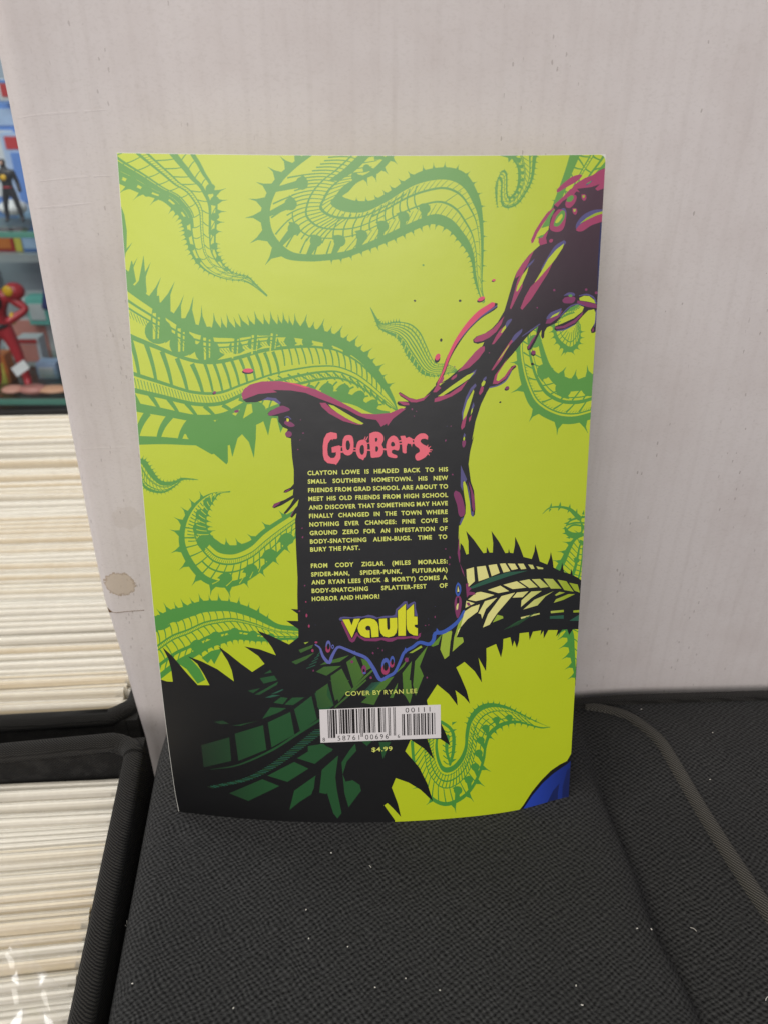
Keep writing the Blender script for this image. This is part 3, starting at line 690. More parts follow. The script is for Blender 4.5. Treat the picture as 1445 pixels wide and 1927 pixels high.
class Tent:
    """a spiky ribbed tentacle between two edges (s = 0 first edge, s = 1 second edge)"""
    def __init__(self, pairs, ink_='green', n=90):
        q = np.array(pairs, float); m = spline(q, n); self.A, self.B = m[:, :2], m[:, 2:]; self.n = n; self.ink = ink_
        mid = (self.A + self.B) / 2; d = np.r_[0, np.cumsum(np.linalg.norm(np.diff(mid, axis=0), axis=1))]; self.d = d / d[-1]; self.len = d[-1]
    def at(self, t, s):
        t = np.clip(np.asarray(t, float), 0, 1); s = np.asarray(s, float)
        a = np.stack([np.interp(t, self.d, self.A[:, k]) for k in (0, 1)], -1); b = np.stack([np.interp(t, self.d, self.B[:, k]) for k in (0, 1)], -1)
        return a * (1 - s)[..., None] + b * s[..., None]
    def width(self, t): return np.linalg.norm(self.at(t, np.asarray(0.)) - self.at(t, np.asarray(1.)))
    def band(self, s0, s1, t0=0.0, t1=1.0, ink_=None, mn=0.0):
        m = max(8, int(self.n * abs(t1 - t0))); t = np.linspace(t0, t1, m)
        f = lambda s: np.interp(t, np.linspace(t0, t1, len(s)), s) if hasattr(s, '__len__') else np.full(m, s)
        a, b = self.at(t, f(s0)), self.at(t, f(s1))
        if mn:
            g = b - a; L = np.linalg.norm(g, axis=1)[:, None] + 1e-9; ext = np.clip(mn - L, 0, 9) / 2 * g / L; a, b = a - ext, b + ext
        ART.append((np.vstack([a, b[::-1]]), ink_ or self.ink))
    def rungs(self, sa, sb, n, dt=0.0, w=2.2, t0=0.0, t1=1.0, bow=.0, ink_=None, taper=.5):
        for i in range(n):
            t = t0 + (t1 - t0) * ((i + .5) / n) ** .92; k = np.linspace(0, 1, 7)
            L = self.at(t + dt * k + bow * np.sin(np.pi * k), sa + (sb - sa) * k)
            T = np.gradient(L, axis=0); T /= np.linalg.norm(T, axis=1)[:, None] + 1e-9; N = np.c_[-T[:, 1], T[:, 0]]
            ww = w * (1 - taper * t) * np.linspace(1.25, .8, 7)[:, None] / 2; ART.append((np.vstack([L + N * ww, (L - N * ww)[::-1]]), ink_ or self.ink))
    def spikes(self, side, n, h0, h1, wb0, wb1, lean=0.3, t0=0.0, t1=1.0, ink_=None, alt=0.0):
        for i in range(n):
            t = t0 + (t1 - t0) * (i + .5) / n; k = (i + .5) / n; h = h0 + (h1 - h0) * k; wb = wb0 + (wb1 - wb0) * k
            if alt and i % 2: h *= alt; wb *= .7
            e = .004; p = self.at(t, side); tg = self.at(min(t + e, 1), side) - self.at(max(t - e, 0), side); tg /= np.linalg.norm(tg) + 1e-9
            o_ = self.at(t, 1 - side) - p; nn = np.array([-tg[1], tg[0]]); nn = nn if nn @ o_ < 0 else -nn
            a, b = p - tg * wb - nn * 2.2, p + tg * wb - nn * 2.2; tip = p + nn * h + tg * lean * h
            ma = (a + tip) / 2 + (tip - p) * 0 - nn * h * .0 + tg * wb * .18; mb = (b + tip) / 2 - tg * wb * .42
            ART.append((np.array([a, ma, tip, mb, b]), ink_ or self.ink))
    def blobs(self, s, n, r0, r1, t0=0.0, t1=1.0, tail=None, ink_=None):
        for i in range(n):
            k = (i + .5) / n; t = t0 + (t1 - t0) * k; r = r0 + (r1 - r0) * k; c = self.at(t, s); e = self.at(t + .012, tail if tail is not None else s)
            d = e - c; L = np.linalg.norm(d); d = d / L if L > 1e-6 else np.array([1, 0.]); q = np.array([-d[1], d[0]])
            ang = np.linspace(.6, 2 * np.pi - .6, 15); body = np.array([c + r * (d * math.cos(x) + q * math.sin(x) * 1.05) for x in ang])
            notch = [c - d * r * .9 + q * r * 1.25, ]
            ART.append((np.vstack([body, e - q * r * .35, e + q * r * .35]), ink_ or self.ink)); ART.append((np.array([c + q * r * .9, c - d * r * .35 + q * r * 1.45, c - d * r * .95 + q * r * .5]), ink_ or self.ink))
def standard(T, spine=.5, n=22, wl=2.4, edgeA=.09, edgeB=.09, v=True, blobA=0, blobB=0, r=(10, 4), t1=.98):
    T.band(0, [edgeA, edgeA * 1.3, edgeA * 1.8], mn=1.6); T.band([1 - edgeB, 1 - edgeB * 1.3, 1 - edgeB * 1.8], 1, mn=1.6)
    T.band(spine - .045, spine - .012, mn=.9); T.band(spine + .03, spine + .055, mn=.9); T.rungs(spine - .012, spine + .035, n * 4, .004, 1.1, 0, t1, taper=.6)
    a1 = spine * .42; b1 = 1 - (1 - spine) * .45
    T.band(a1 - .025, a1 + .025, mn=1.4); T.band(b1 - .03, b1 + .03, mn=1.5)
    T.rungs(a1, spine - .04, n, .008, wl, 0, t1, .006); T.rungs(spine + .05, b1, n, .028, wl, 0, t1, .004)
    if v: T.rungs(b1, 1 - edgeB * .5, n, -.035, wl, 0, t1, -.004)
    if blobA: T.blobs(a1 * .55, blobA, r[0], r[1], 0.02, .85, 0.0)
    if blobB: T.blobs(b1 + (1 - b1) * .25, blobB, r[0], r[1], .02, .85, 1.0)

q_ = np.linspace(0, np.pi / 2, 7)
BOUND = np.vstack([proj(surf(np.linspace(0, .987, 33), np.ones(33))), proj(surf(.987 + .013 * np.sin(q_), 1 - .0084 * (1 - np.cos(q_))))[1:], proj(surf(np.ones(25), np.linspace(.9916, 0, 25)))[1:], proj(surf(np.linspace(1, 0, 33), np.zeros(33)))[1:], proj(surf(np.zeros(25), np.linspace(0, 1, 25)))[1:-1]])
ART.append((BOUND, 'lime'))

# green tentacles -----------------------------------------------------------
t = Tent([(120, 300, 320, 190), (170, 325, 346, 245), (225, 346, 367, 288), (250, 358, 378, 306), (275, 368, 388, 326), (305, 378, 397, 340), (325, 394, 403, 354), (343, 416, 410, 378), (349, 443, 409, 420), (355, 465, 407, 445), (365, 487, 408, 470), (383, 507, 418, 492), (405, 519, 432, 508), (431, 527, 448, 515), (460, 530, 468, 520), (480, 540, 482, 534), (503, 558, 504, 556)])
standard(t, .52, 20, 2.4, .07, .05, True); t.band(.13, .19, 0, .5, mn=1.2); t.band(.24, .29, 0, .55, mn=1.2); t.band(.3, .33, 0, .5)
t.band(.74, .82, 0, .6, mn=2); t.blobs(.1, 9, 13, 5, .16, .72, 0); t.blobs(.93, 7, 10, 4, .40, .8, 1.0)
t.spikes(0, 7, 24, 16, 6, 5, -.6, .03, .40); t.spikes(0, 22, 13, 4, 4, 2, .15, .42, .9); t.spikes(1, 5, 24, 12, 7, 5, -.1, .44, .62); t.spikes(1, 16, 10, 4, 4, 2, .1, .64, .95)

t = Tent([(590, 270, 770, 262), (576, 288, 747, 288), (540, 315, 716, 323), (512, 345, 693, 334), (496, 380, 671, 345), (491, 412, 656, 361), (501, 450, 645, 369), (534, 485, 655, 374), (580, 492, 672, 378), (618, 490, 700, 377), (649, 486, 723, 366), (690, 471, 745, 352), (712, 463, 767, 336), (745, 449, 790, 323), (778, 434, 818, 316), (805, 423, 845, 315), (823, 423, 867, 321), (845, 434, 883, 334), (863, 454, 896, 358), (878, 474, 905, 385), (887, 496, 909, 430), (891, 525, 909, 480), (900, 553, 907, 536), (908, 571, 911, 569)], n=150)
t.band(0, [.10, .10, .12, .17, .2, .25], mn=2); t.band([.93, .86, .80, .80, .76, .75], 1, mn=3.5)
t.band(.52, .545, 0, .5, mn=1.3); t.band(.70, .735, 0, .55, mn=2); t.band([.36, .4, .3], [.375, .43, .36], .24, .95, mn=1.3); t.band(.62, .66, .45, .98, mn=1.2)
t.rungs(.30, .70, 26, .012, 2.2, .02, .36, -.01, taper=0); t.rungs(.70, .86, 20, -.012, 1.8, .02, .42, taper=0); t.rungs(.12, .34, 9, -.014, 2.6, .12, .40, taper=0)
t.rungs(.36, .78, 11, -.03, 2.6, .36, .62, -.008, taper=0); t.rungs(.12, .36, 30, .01, 1.9, .42, .9); t.rungs(.66, .79, 26, .012, 1.2, .42, .85, taper=.2); t.rungs(.4, .7, 9, .03, 2, .66, .97)
t.blobs(.33, 9, 12, 10, .13, .66, .05); t.blobs(.82, 3, 7, 7, .03, .16, .97); t.band(.60, .72, .02, .16)
t.spikes(0, 9, 22, 33, 9, 13, .05, .02, .31); t.spikes(0, 14, 9, 12, 4, 4, -.1, .40, .72); t.spikes(0, 12, 10, 5, 4, 2, .2, .72, .97); t.spikes(1, 5, 16, 15, 6, 5, .1, .01, .18); t.spikes(1, 7, 8, 13, 4, 6, -.2, .34, .56); t.spikes(1, 13, 12, 7, 4, 3, .1, .57, .97)

t = Tent([(944, 280, 1012, 280), (960, 296, 1008, 300), (972, 314, 1004, 328), (974, 334, 999, 345), (971, 354, 990, 362), (963, 367, 974, 384), (957, 370, 955, 392), (954, 360, 943, 385), (954, 340, 941, 364), (953, 325, 942, 345), (947, 320, 936, 336), (940, 326, 931, 352), (936, 350, 932, 374), (935, 390, 935, 392)])
standard(t, .45, 26, 1.3, .14, .14, True); t.blobs(.3, 9, 4, 2, .02, .5, 0); t.spikes(1, 26, 7, 3, 3, 2, .2); t.spikes(0, 20, 5, 3, 3, 2, .2)
pg('green', (929, 291), (965, 288), (975, 300), (962, 299), (956, 306), (955, 297), (944, 294))
t = Tent([(1074, 280, 1160, 280), (1071, 292, 1150, 300), (1061, 325, 1120, 335), (1045, 370, 1090, 380), (1030, 410, 1062, 420), (1014, 452, 1028, 458)])
standard(t, .5, 8, 3, .2, .1); t.rungs(.2, .5, 6, .1, 3); t.spikes(0, 5, 7, 5, 3, 3, .2, .4, 1)

# the big left one
t = Tent([(205, 490, 240, 838), (232, 520, 262, 837), (280, 556, 310, 836), (345, 600, 380, 838), (390, 615, 430, 832), (440, 618, 470, 806), (486, 611, 510, 788), (526, 611, 545, 776), (553, 613, 585, 768), (584, 617, 612, 762), (628, 628, 640, 757), (666, 648, 668, 763), (695, 673, 690, 774), (721, 708, 712, 781), (741, 748, 735, 779), (748, 772, 746, 776)], n=120)
t.band(0, [.07, .08, .09, .14, .2, .3], mn=3); t.band([.34, .31, .26, .22, .24], [.375, .34, .30, .25, .3], mn=2.5)
t.rungs([.35, .33][0], .575, 5, .022, 7, 0.02, .30, .004, taper=0); t.rungs(.30, .56, 9, .012, 5, .30, .56, .003, taper=0); t.rungs(.23, .47, 17, .006, 3.4, .56, .93, .003, taper=.3)
t.band([.56, .57, .545, .47, .42], [.585, .595, .565, .49, .45], mn=1.5); t.band([.66, .66, .63, .54, .52], [.69, .69, .665, .565, .56], mn=1.5); t.rungs(.60, .665, 96, .006, 1.4, 0, .95, taper=.4)
t.band([.745, .76, .72, .63, .6], [.80, .815, .755, .66, .64], mn=2); t.rungs(.68, .77, 8, .03, 7, 0, .5, .002, taper=.2); t.rungs(.57, .68, 15, .035, 3.5, .5, .95, taper=.3)
t.band([.945, .96], [1.0, 1.0], 0, .34, mn=3); t.rungs(.80, .96, 5, -.05, 11, .05, .42, -.006, taper=.2); t.rungs(.70, .95, 16, -.05, 3.5, .42, .95, -.006, taper=.3)
t.blobs(.215, 3, 25, 22, .12, .38, .0); t.blobs(.19, 7, 13, 7, .40, .82, .0); t.band([.115, .13], [.145, .16], 0, .12, ink_='lime')
for t_ in (.065, .155, .245, .335, .425, .49, .55): t.rungs(.10, .29, 1, -.012, 6 - 5 * t_, t_, t_ + .001, ink_='lime', taper=0); t.rungs(.11, .27, 1, -.012, 3.2 - 2 * t_, t_ + .016, t_ + .017, ink_='lime', taper=0); t.blobs(.88, 3, 26, 24, .22, .50, 1.0); t.blobs(.80, 6, 13, 9, .55, .93, .98)
t.band([.88, .84, .86], 1, .5, .97)
t.band([.12, .13], [.14, .145], 0, .6); t.band(.17, .185, 0, .55); t.rungs(.19, .235, 60, .01, 1.2, 0, .6, taper=.2)
t.spikes(0, 8, 58, 46, 15, 12, -.28, .0, .36, alt=.82); t.spikes(0, 13, 30, 24, 10, 8, -.30, .37, .66, alt=.8); t.spikes(0, 13, 26, 14, 9, 5, .05, .66, .96, alt=.6)
zpg('green', (240, 720, 4.014), [(440, 440), (485, 455), (640, 543), (655, 537), (750, 618), (762, 600), (760, 475), (775, 470), (795, 562), (835, 420), (868, 390), (920, 450), (957, 570), (972, 420), (975, 290), (1018, 262), (1065, 400), (1090, 265), (1130, 270), (1158, 380), (1180, 330), (1170, 230), (960, 215), (700, 330), (560, 400)])
zpg('lime', (240, 720, 4.014), [(875, 272), (948, 225), (940, 160), (905, 165)])

t = Tent([(697, 578, 697, 579), (712, 602, 708, 607), (722, 609, 713, 618), (740, 606, 730, 628), (757, 606, 745, 636), (775, 611, 757, 652), (790, 625, 764, 668), (800, 645, 776, 684), (810, 668, 791, 702), (820, 683, 806, 708), (840, 685, 826, 708), (855, 692, 848, 702), (862, 700, 861, 701)])
for a in (.0, .16, .3, .44, .56, .7, .84, .94): t.band(a, a + .06, mn=1.1)
t.rungs(.06, .3, 26, .01, 1.2); t.rungs(.7, .9, 30, .01, 1.2); t.spikes(1, 24, 4, 5, 2.5, 2.5, .1, .1, .95); t.spikes(0, 9, 5, 7, 3, 4, .1, .12, .32); t.band(.8, 1, .2, .8); t.rungs(.82, .98, 12, .01, 2.2, .3, .9, ink_='lime')

t = Tent([(980, 605, 1006, 596), (974, 640, 1015, 630), (971, 660, 1024, 660), (973, 686, 1033, 684), (979, 719, 1044, 699), (993, 759, 1061, 708), (1013, 779, 1074, 713), (1035, 791, 1086, 714), (1053, 797, 1097, 710), (1075, 798, 1108, 707), (1098, 793, 1120, 703), (1140, 780, 1150, 690)])
t.band(0, [.13, .16, .16], mn=3); t.band([.9, .72, .68], 1); t.band(.2, .23, mn=1.4); t.band(.42, .50, mn=2); t.band(.55, .575, mn=1.2)
t.rungs(.24, .44, 12, .03, 2.6, taper=0); t.rungs(.5, .9, 12, .05, 2.2, 0, 1, taper=0); t.rungs(.2, .28, 40, .01, 1.1, .3, 1); t.blobs(.72, 4, 11, 17, .05, .95, .98)
t.spikes(0, 3, 13, 14, 5, 6, -.25, .08, .36); t.spikes(0, 4, 24, 24, 8, 9, .1, .38, .92); t.spikes(1, 3, 18, 22, 8, 9, .1, .42, .86)
t = Tent([(1041, 596, 1058, 590), (1039, 618, 1060, 606), (1045, 641, 1064, 618), (1057, 655, 1069, 624), (1071, 663, 1074, 626), (1084, 655, 1079, 620), (1091, 640, 1083, 610), (1092, 612, 1084, 595)])
t.band(0, [.2, .3, .2], mn=2.5); t.rungs(.2, 1, 16, .03, 1.4, taper=0); t.band(.5, .56, mn=1); t.spikes(0, 11, 9, 9, 4, 4, .15, .1, .95); t.spikes(0, 1, 15, 15, 5, 5, 0, .46, .56)
zpg('lime', (840, 520, 4.516), [(1030, 300), (1110, 255), (1160, 262), (1150, 310), (1060, 360), (960, 395)]); streak('green', [(1062, 588), (1072, 582), (1088, 575)], [1, 4, 2]); streak('green', [(1052, 600), (1066, 592), (1080, 588)], [1, 2, 1])
for i in range(8): streak('green', [(1052 + i * 5, 602 - i * 3), (1056 + i * 5, 594 - i * 2.5)], [.8, .8], 6)

t = Tent([(262, 862, 262, 880), (274, 866, 268, 908), (282, 876, 273, 919), (291, 890, 287, 926), (302, 903, 305, 928), (317, 907, 320, 923), (332, 904, 335, 912), (344, 899, 346, 903), (372, 902, 374, 903)])
standard(t, .5, 18, 1.3, .3, .12); t.blobs(.12, 8, 5, 2.5, .1, .7, 0); t.spikes(0, 14, 8, 4, 3, 2, .1, .05, .8); t.spikes(1, 18, 5, 4, 2.5, 2, .1, .1, .95)

t = Tent([(434, 925, 434, 926), (402, 927, 414, 930), (379, 937, 404, 942), (360, 954, 396, 955), (345, 977, 390, 973), (338, 1001, 390, 988), (338, 1026, 394, 1001), (347, 1051, 403, 1012), (365, 1078, 411, 1018), (387, 1097, 420, 1024), (419, 1106, 434, 1026), (454, 1100, 450, 1025), (484, 1082, 472, 1017), (509, 1062, 494, 998), (532, 1038, 518, 982), (560, 1010, 562, 955)], n=110)
t.band(0, [.2, .22, .16, .13, .12], mn=2.5); t.band([.6, .7, .78, .78, .86, .86], 1, 0, 1, mn=1.5); t.band(.66, .69, .2, 1, mn=1.3); t.band(.53, .57, .2, 1, mn=1.4); t.rungs(.57, .67, 60, .004, 1.1, .35, 1)
t.rungs(.12, .55, 20, .018, 2.3, .25, 1, taper=0); t.rungs(.3, .6, 18, .02, 1.8, .05, .35, taper=0); t.band(.34, .38, .45, 1, mn=1.3); t.blobs(.22, 4, 11, 13, .52, .98, 0); t.blobs(.7, 4, 8, 13, .1, .42, 1)
t.rungs(.04, .15, 5, .02, 2, .5, .75, ink_='lime'); t.rungs(.62, .95, 10, .03, 1.6, .06, .34, ink_='lime')
t.spikes(0, 5, 12, 20, 5, 7, -.3, .10, .32); t.spikes(0, 5, 20, 20, 7, 8, .1, .33, .62); t.spikes(0, 4, 13, 14, 5, 5, -.1, .62, .95); t.spikes(1, 8, 4, 14, 3, 5, .3, .05, .36); t.spikes(1, 5, 14, 15, 6, 7, -.35, .5, .98)

t = Tent([(275, 1172, 285, 1290), (285, 1168, 298, 1282), (315, 1150, 335, 1254), (345, 1142, 365, 1238), (375, 1132, 395, 1220), (400, 1130, 420, 1211), (429, 1131, 444, 1204), (454, 1137, 465, 1205), (479, 1147, 485, 1207), (504, 1162, 505, 1207), (524, 1174, 528, 1205), (550, 1178, 552, 1204), (575, 1180, 575, 1204)])
standard(t, .48, 24, 2.3, .2, .1, True); t.blobs(.12, 5, 15, 8, .05, .6, 0); t.blobs(.82, 5, 12, 7, .25, .85, 1); t.band(.84, 1, .3, .9); t.spikes(0, 14, 20, 12, 6, 4, -.25, .05, .8, alt=.8); t.spikes(1, 16, 12, 5, 4, 3, .1, .3, .95)
pg('green', (380, 1238), (398, 1225), (420, 1220), (404, 1250), (398, 1240), (392, 1248)); zpg('green', (270, 1060, 4.014), [(240, 740), (330, 690), (430, 800), (470, 880), (412, 910), (330, 800)])

t = Tent([(1034, 1368, 1034, 1369), (1019, 1371, 1004, 1355), (997, 1366, 979, 1342), (975, 1361, 953, 1329), (953, 1364, 926, 1323), (935, 1373, 906, 1326), (922, 1386, 891, 1337), (915, 1406, 880, 1355), (912, 1428, 875, 1380), (904, 1455, 874, 1402), (893, 1479, 868, 1420), (877, 1499, 860, 1432), (857, 1512, 852, 1440), (838, 1517, 842, 1444), (820, 1512, 834, 1442), (804, 1499, 829, 1434), (789, 1480, 825, 1420), (780, 1455, 823, 1400), (775, 1430, 826, 1380), (772, 1395, 831, 1360)], n=120)
t.band(0, [.2, .16, .12, .11, .1, .1], mn=2.2); t.band([.8, .8, .84, .84, .88, .9], 1, mn=2.2); t.band(.62, .66, .1, 1, mn=1.3); t.band(.45, .48, .3, 1, mn=1.2); t.band(.78, .80, .5, 1)
t.rungs(.47, .82, 34, -.012, 1.7, .38, .98, taper=0); t.rungs(.1, .47, 18, .014, 1.8, .45, .95, taper=0); t.rungs(.15, .65, 12, .025, 1.6, .08, .42, taper=0); t.rungs(.66, .82, 36, .006, 1.0, .08, .6, taper=0); t.blobs(.3, 8, 6, 8, .18, .68, .05); t.band(.25, .29, .1, .45, mn=1)
t.spikes(0, 8, 6, 11, 3, 4, .1, .08, .36); t.spikes(0, 4, 18, 18, 6, 6, .15, .46, .70); t.spikes(0, 3, 14, 16, 5, 5, .1, .72, .92); t.spikes(1, 16, 6, 7, 3, 3, -.1, .04, .42)
for L in ([(829, 1358), (846, 1370), (853, 1386), (852, 1415), (846, 1440)],): streak('green', L, [3, 3, 3.4, 3, 2])
for i in range(6): y_ = 1362 + i * 14; pg('green', (850, y_ - 3), (850 + 9, y_ - 4), (850, y_ + 3))
for i in range(7): streak('green', [(831 + i * .5, 1372 + i * 10), (842, 1378 + i * 10), (850, 1374 + i * 10)], [1, 1, .8], 8)
streak('green', [(842, 1385), (840, 1412), (846, 1436)], [4, 3, 2])
# tangle at the right edge, strip below it, sliver at the left edge
Z4 = (820, 820, 4.516)
streak('green', [(1020, 967), (1033, 956), (1052, 954), (1070, 958), (1082, 968), (1090, 976)], [.4, 1.2, 1.8, 2.6, 4, 5])
for x, y in ((1035, 955), (1052, 953), (1070, 957), (1083, 966), (1096, 968)): pg('green', (x - 2, y), (x + 2, y - 9), (x + 3, y + 1)); pg('green', (x - 2, y + 2), (x - 3, y + 9), (x + 2, y + 3))
streak('green', [(1062, 992), (1068, 1003), (1080, 1008), (1094, 1004)], [1.5, 5, 6, 3]); streak('green', [(1064, 990), (1072, 980), (1086, 975), (1104, 972)], [1, 1.8, 2, 2]); oval('lime', 1082, 993, 9, 6, -20)
for L in ([(1066, 988), (1080, 984), (1100, 984)], [(1066, 996), (1078, 988), (1098, 990)], [(1090, 978), (1100, 1000)], [(1093, 985), (1094, 1000), (1084, 1008)]): streak('green', L, [1.4, 1.8, 1.4], 10)
for x, y in ((1060, 985), (1057, 995), (1057, 1004), (1064, 1012), (1066, 977)): pg('green', (x, y), (x + 8, y + 2), (x + 8, y - 3))
t = Tent([(1104, 1000, 1110, 1030), (1080, 1012, 1100, 1030), (1066, 1030, 1100, 1055), (1056, 1050, 1098, 1080), (1046, 1066, 1096, 1095), (1040, 1080, 1092, 1120)])
t.band(0, .2, mn=2); t.band(.55, .66); t.band(.8, .86); t.rungs(.2, .55, 11, .03, 1.6, taper=0); t.rungs(.6, 1, 10, -.06, 1.8, taper=0); t.spikes(0, 5, 14, 14, 5, 5, .5); t.blobs(.6, 3, 5, 5)
t = Tent([(1052, 1176, 1092, 1170), (1064, 1190, 1094, 1200), (1068, 1215, 1093, 1225), (1074, 1245, 1090, 1250), (1082, 1280, 1088, 1282)])
t.band(0, .5, mn=4); t.band(.85, .92); t.rungs(.5, .9, 6, .05, 1.8); t.spikes(0, 6, 22, 14, 8, 6, .35)
pg('green', (229, 388), (235, 405), (239.5, 434), (239, 465), (235, 492), (228, 480))
pg('green', (248, 490), (250, 493), (257, 530), (240, 545), (236, 505), (243, 512)); pg('green', (262, 528), (271, 480), (277, 550), (262, 560)); pg('green', (284, 560), (300, 556), (303, 585), (290, 580))

# the huge dark tentacle ------------------------------------------------------
Z6 = (270, 1060, 4.014); Z5 = (840, 960, 5.161); Z7 = (290, 1260, 4.014); Z8 = (580, 1280, 4.516); Z9 = (780, 1260, 4.516); Z3 = (540, 1020, 4.014)
def zz(z, pts): return [(p[0] / z[2] + z[0], p[1] / z[2] + z[1]) for p in pts]
dark = zz(Z6, [(100, 860), (135, 878), (180, 893), (225, 895), (212, 800), (190, 720), (145, 633), (220, 700), (330, 830), (412, 920), (502, 921), (460, 840), (410, 760), (338, 703), (440, 740), (560, 800), (686, 892), (670, 810), (640, 740), (568, 628), (640, 680), (740, 760), (824, 821), (917, 760), (870, 700), (765, 628), (880, 650), (1003, 695), (975, 640), (940, 590), (860, 508), (960, 545), (1102, 613), (1172, 560), (1172, 497), (1080, 434), (1170, 436), (1172, 385), (1115, 345), (1200, 350)])
dark += [(700, 1130), (860, 1090)]
dark += zz(Z5, [(60, 440), (125, 428), (133, 318), (160, 350), (190, 432), (212, 424), (210, 300), (188, 203), (260, 285), (355, 418), (385, 413), (388, 354), (415, 412), (446, 412), (450, 320), (434, 203), (510, 310), (568, 418), (596, 414), (602, 373), (612, 413), (645, 418), (660, 340), (663, 258), (710, 360), (745, 455), (824, 474), (850, 400), (858, 332), (880, 410), (902, 498), (975, 528), (1000, 460), (1010, 404), (1030, 500), (1036, 558), (1098, 590), (1110, 560), (1120, 508), (1138, 602), (1198, 620), (1210, 568), (1222, 632), (1270, 655), (1330, 700), (1330, 1158), (1225, 1156), (1187, 1212), (1168, 1158), (1122, 1162), (1060, 1228), (1078, 1165), (985, 1165), (940, 1247), (938, 1172), (908, 1218), (915, 1168), (836, 1180), (803, 1262), (795, 1186), (706, 1196), (700, 1270), (680, 1338), (655, 1268), (637, 1326), (616, 1234), (549, 1252), (545, 1340), (526, 1432), (478, 1300), (384, 1342), (386, 1450), (380, 1565), (308, 1434), (330, 1560), (341, 1675), (270, 1565), (172, 1474), (92, 1528), (150, 1650)])
dark += zz(Z9, [(380, 40), (440, 180), (468, 291), (420, 235), (344, 176), (358, 240), (363, 306), (290, 210), (190, 127), (102, 262), (110, 300), (60, 420)])
dark += zz(Z8, [(1125, 365), (1170, 460), (1205, 555), (1120, 500), (1010, 500), (1040, 590), (1066, 672), (980, 580), (868, 506), (822, 604), (940, 740), (1010, 880), (1057, 1028), (950, 930), (850, 870), (742, 832), (708, 914), (760, 1050), (786, 1162), (720, 1090), (672, 1044), (645, 1064), (735, 1190), (735, 1240)])
dark += [(700, 1560), (500, 1560), (330, 1550), (300, 1400)]
ART.append((np.array(dark), 'black'))
for c in ([(360, 572), (570, 512), (585, 690), (378, 738)], [(612, 485), (825, 420), (850, 605), (640, 690)], [(862, 400), (1030, 320), (1062, 490), (890, 588)], [(1060, 300), (1190, 200), (1232, 375), (1106, 470)], [(1215, 180), (1312, 105), (1358, 270), (1258, 350)],
          [(570, 935), (820, 828), (948, 880), (715, 992)], [(858, 802), (1060, 698), (1168, 748), (1010, 848)], [(1082, 670), (1260, 560), (1355, 602), (1215, 712)], [(905, 250), (960, 208), (1012, 215), (975, 262)], [(988, 265), (1045, 212), (1138, 210), (1052, 268)], [(820, 372), (880, 285), (1000, 292), (940, 325)], [(800, 65), (910, 45), (932, 80), (830, 106)], [(832, 32), (880, 3), (892, 22)],
          [(1025, 1060), (1060, 915), (1222, 800), (1192, 940), (1100, 1000)], [(1268, 765), (1392, 650), (1362, 880), (1300, 940), (1250, 930)]):
    zpg('dim', Z7, c)
for c in ([(710, 160), (805, 140), (750, 178)], [(760, 190), (940, 90), (930, 115), (800, 190)], [(455, 395), (520, 385), (570, 410), (500, 412)], [(590, 425), (790, 388), (720, 405), (660, 425)]): zpg('dim', Z7, c)
for c in ([(840, 212), (900, 190), (955, 195), (880, 212)], [(885, 185), (970, 148), (980, 153), (930, 178)]): zpg('teal', Z7, c)
Ls = zz(Z7, [(430, 755), (640, 720), (890, 610), (1080, 490), (1250, 382)]); streak('dim', Ls, [.6, 1.6, 2, 2.2, 2.2])
for i in range(46):
    k = i / 45; p = np.array(spline(zz(Z7, [(430, 890), (700, 830), (900, 730), (1080, 600), (1260, 460)]), 46))[i]; L_ = 5 + 6 * k
    streak('teal' if i % 3 else 'dim', [(p[0] - L_, p[1] - 1.5), (p[0] + L_, p[1] + 1.5 - k * 3)], [.8, .9], 5)
for c in ([(1340, 80), (1425, 20), (1470, 150), (1395, 245)],): zpg('dgreen', Z7, c)
for c in ([(220, 980), (280, 942), (412, 935), (300, 1010)], [(332, 1012), (415, 955), (490, 1108), (365, 1200), (345, 1120)], [(450, 908), (515, 860), (582, 1008), (505, 1096)], [(560, 880), (600, 890), (640, 950), (590, 975)], [(655, 1092), (720, 1042), (808, 1015), (735, 1110), (640, 1180), (570, 1160)],
          [(830, 978), (925, 862), (880, 940), (830, 985)], [(870, 990), (940, 900), (915, 1110), (880, 1160)], [(985, 905), (1052, 790), (1010, 860), (960, 960)], [(965, 900), (1060, 785), (1000, 940), (1030, 1010), (970, 1160), (950, 1080)], [(36, 905), (210, 835), (150, 885), (70, 925)], [(90, 815), (200, 775), (190, 800), (105, 838)], [(250, 930), (290, 905), (470, 855), (400, 905)], [(1085, 785), (1168, 695), (1140, 775), (1100, 790)], [(220, 1130), (310, 1068), (300, 1204), (240, 1204)]):
    zpg('dgreen', Z3, c)
for c in ([(1172, 695), (1240, 668), (1222, 858), (1188, 885), (1155, 812)], [(1248, 828), (1260, 720), (1290, 620), (1345, 540), (1335, 600), (1285, 680), (1278, 720), (1325, 720), (1332, 752)], [(130, 760), (165, 725), (185, 742), (140, 772)], [(920, 838), (1010, 782), (1020, 795), (945, 838)]): zpg('lgreen', Z3, c)
streak('dgreen', zz(Z3, [(480, 1130), (570, 1040), (655, 962)]), [1.6, 2.2, 1.6])
for i in range(12):
    k = i / 11; streak('teal', zz(Z3, [(570 + 70 * k, 1140 - 75 * k), (640 + 70 * k, 1132 - 75 * k)]), [.4, .7], 5)
for i in range(6): streak('teal', zz(Z3, [(150 + 20 * i, 955 - 25 * i), (215 + 10 * i, 930 - 25 * i)]), [.6, .9], 5)
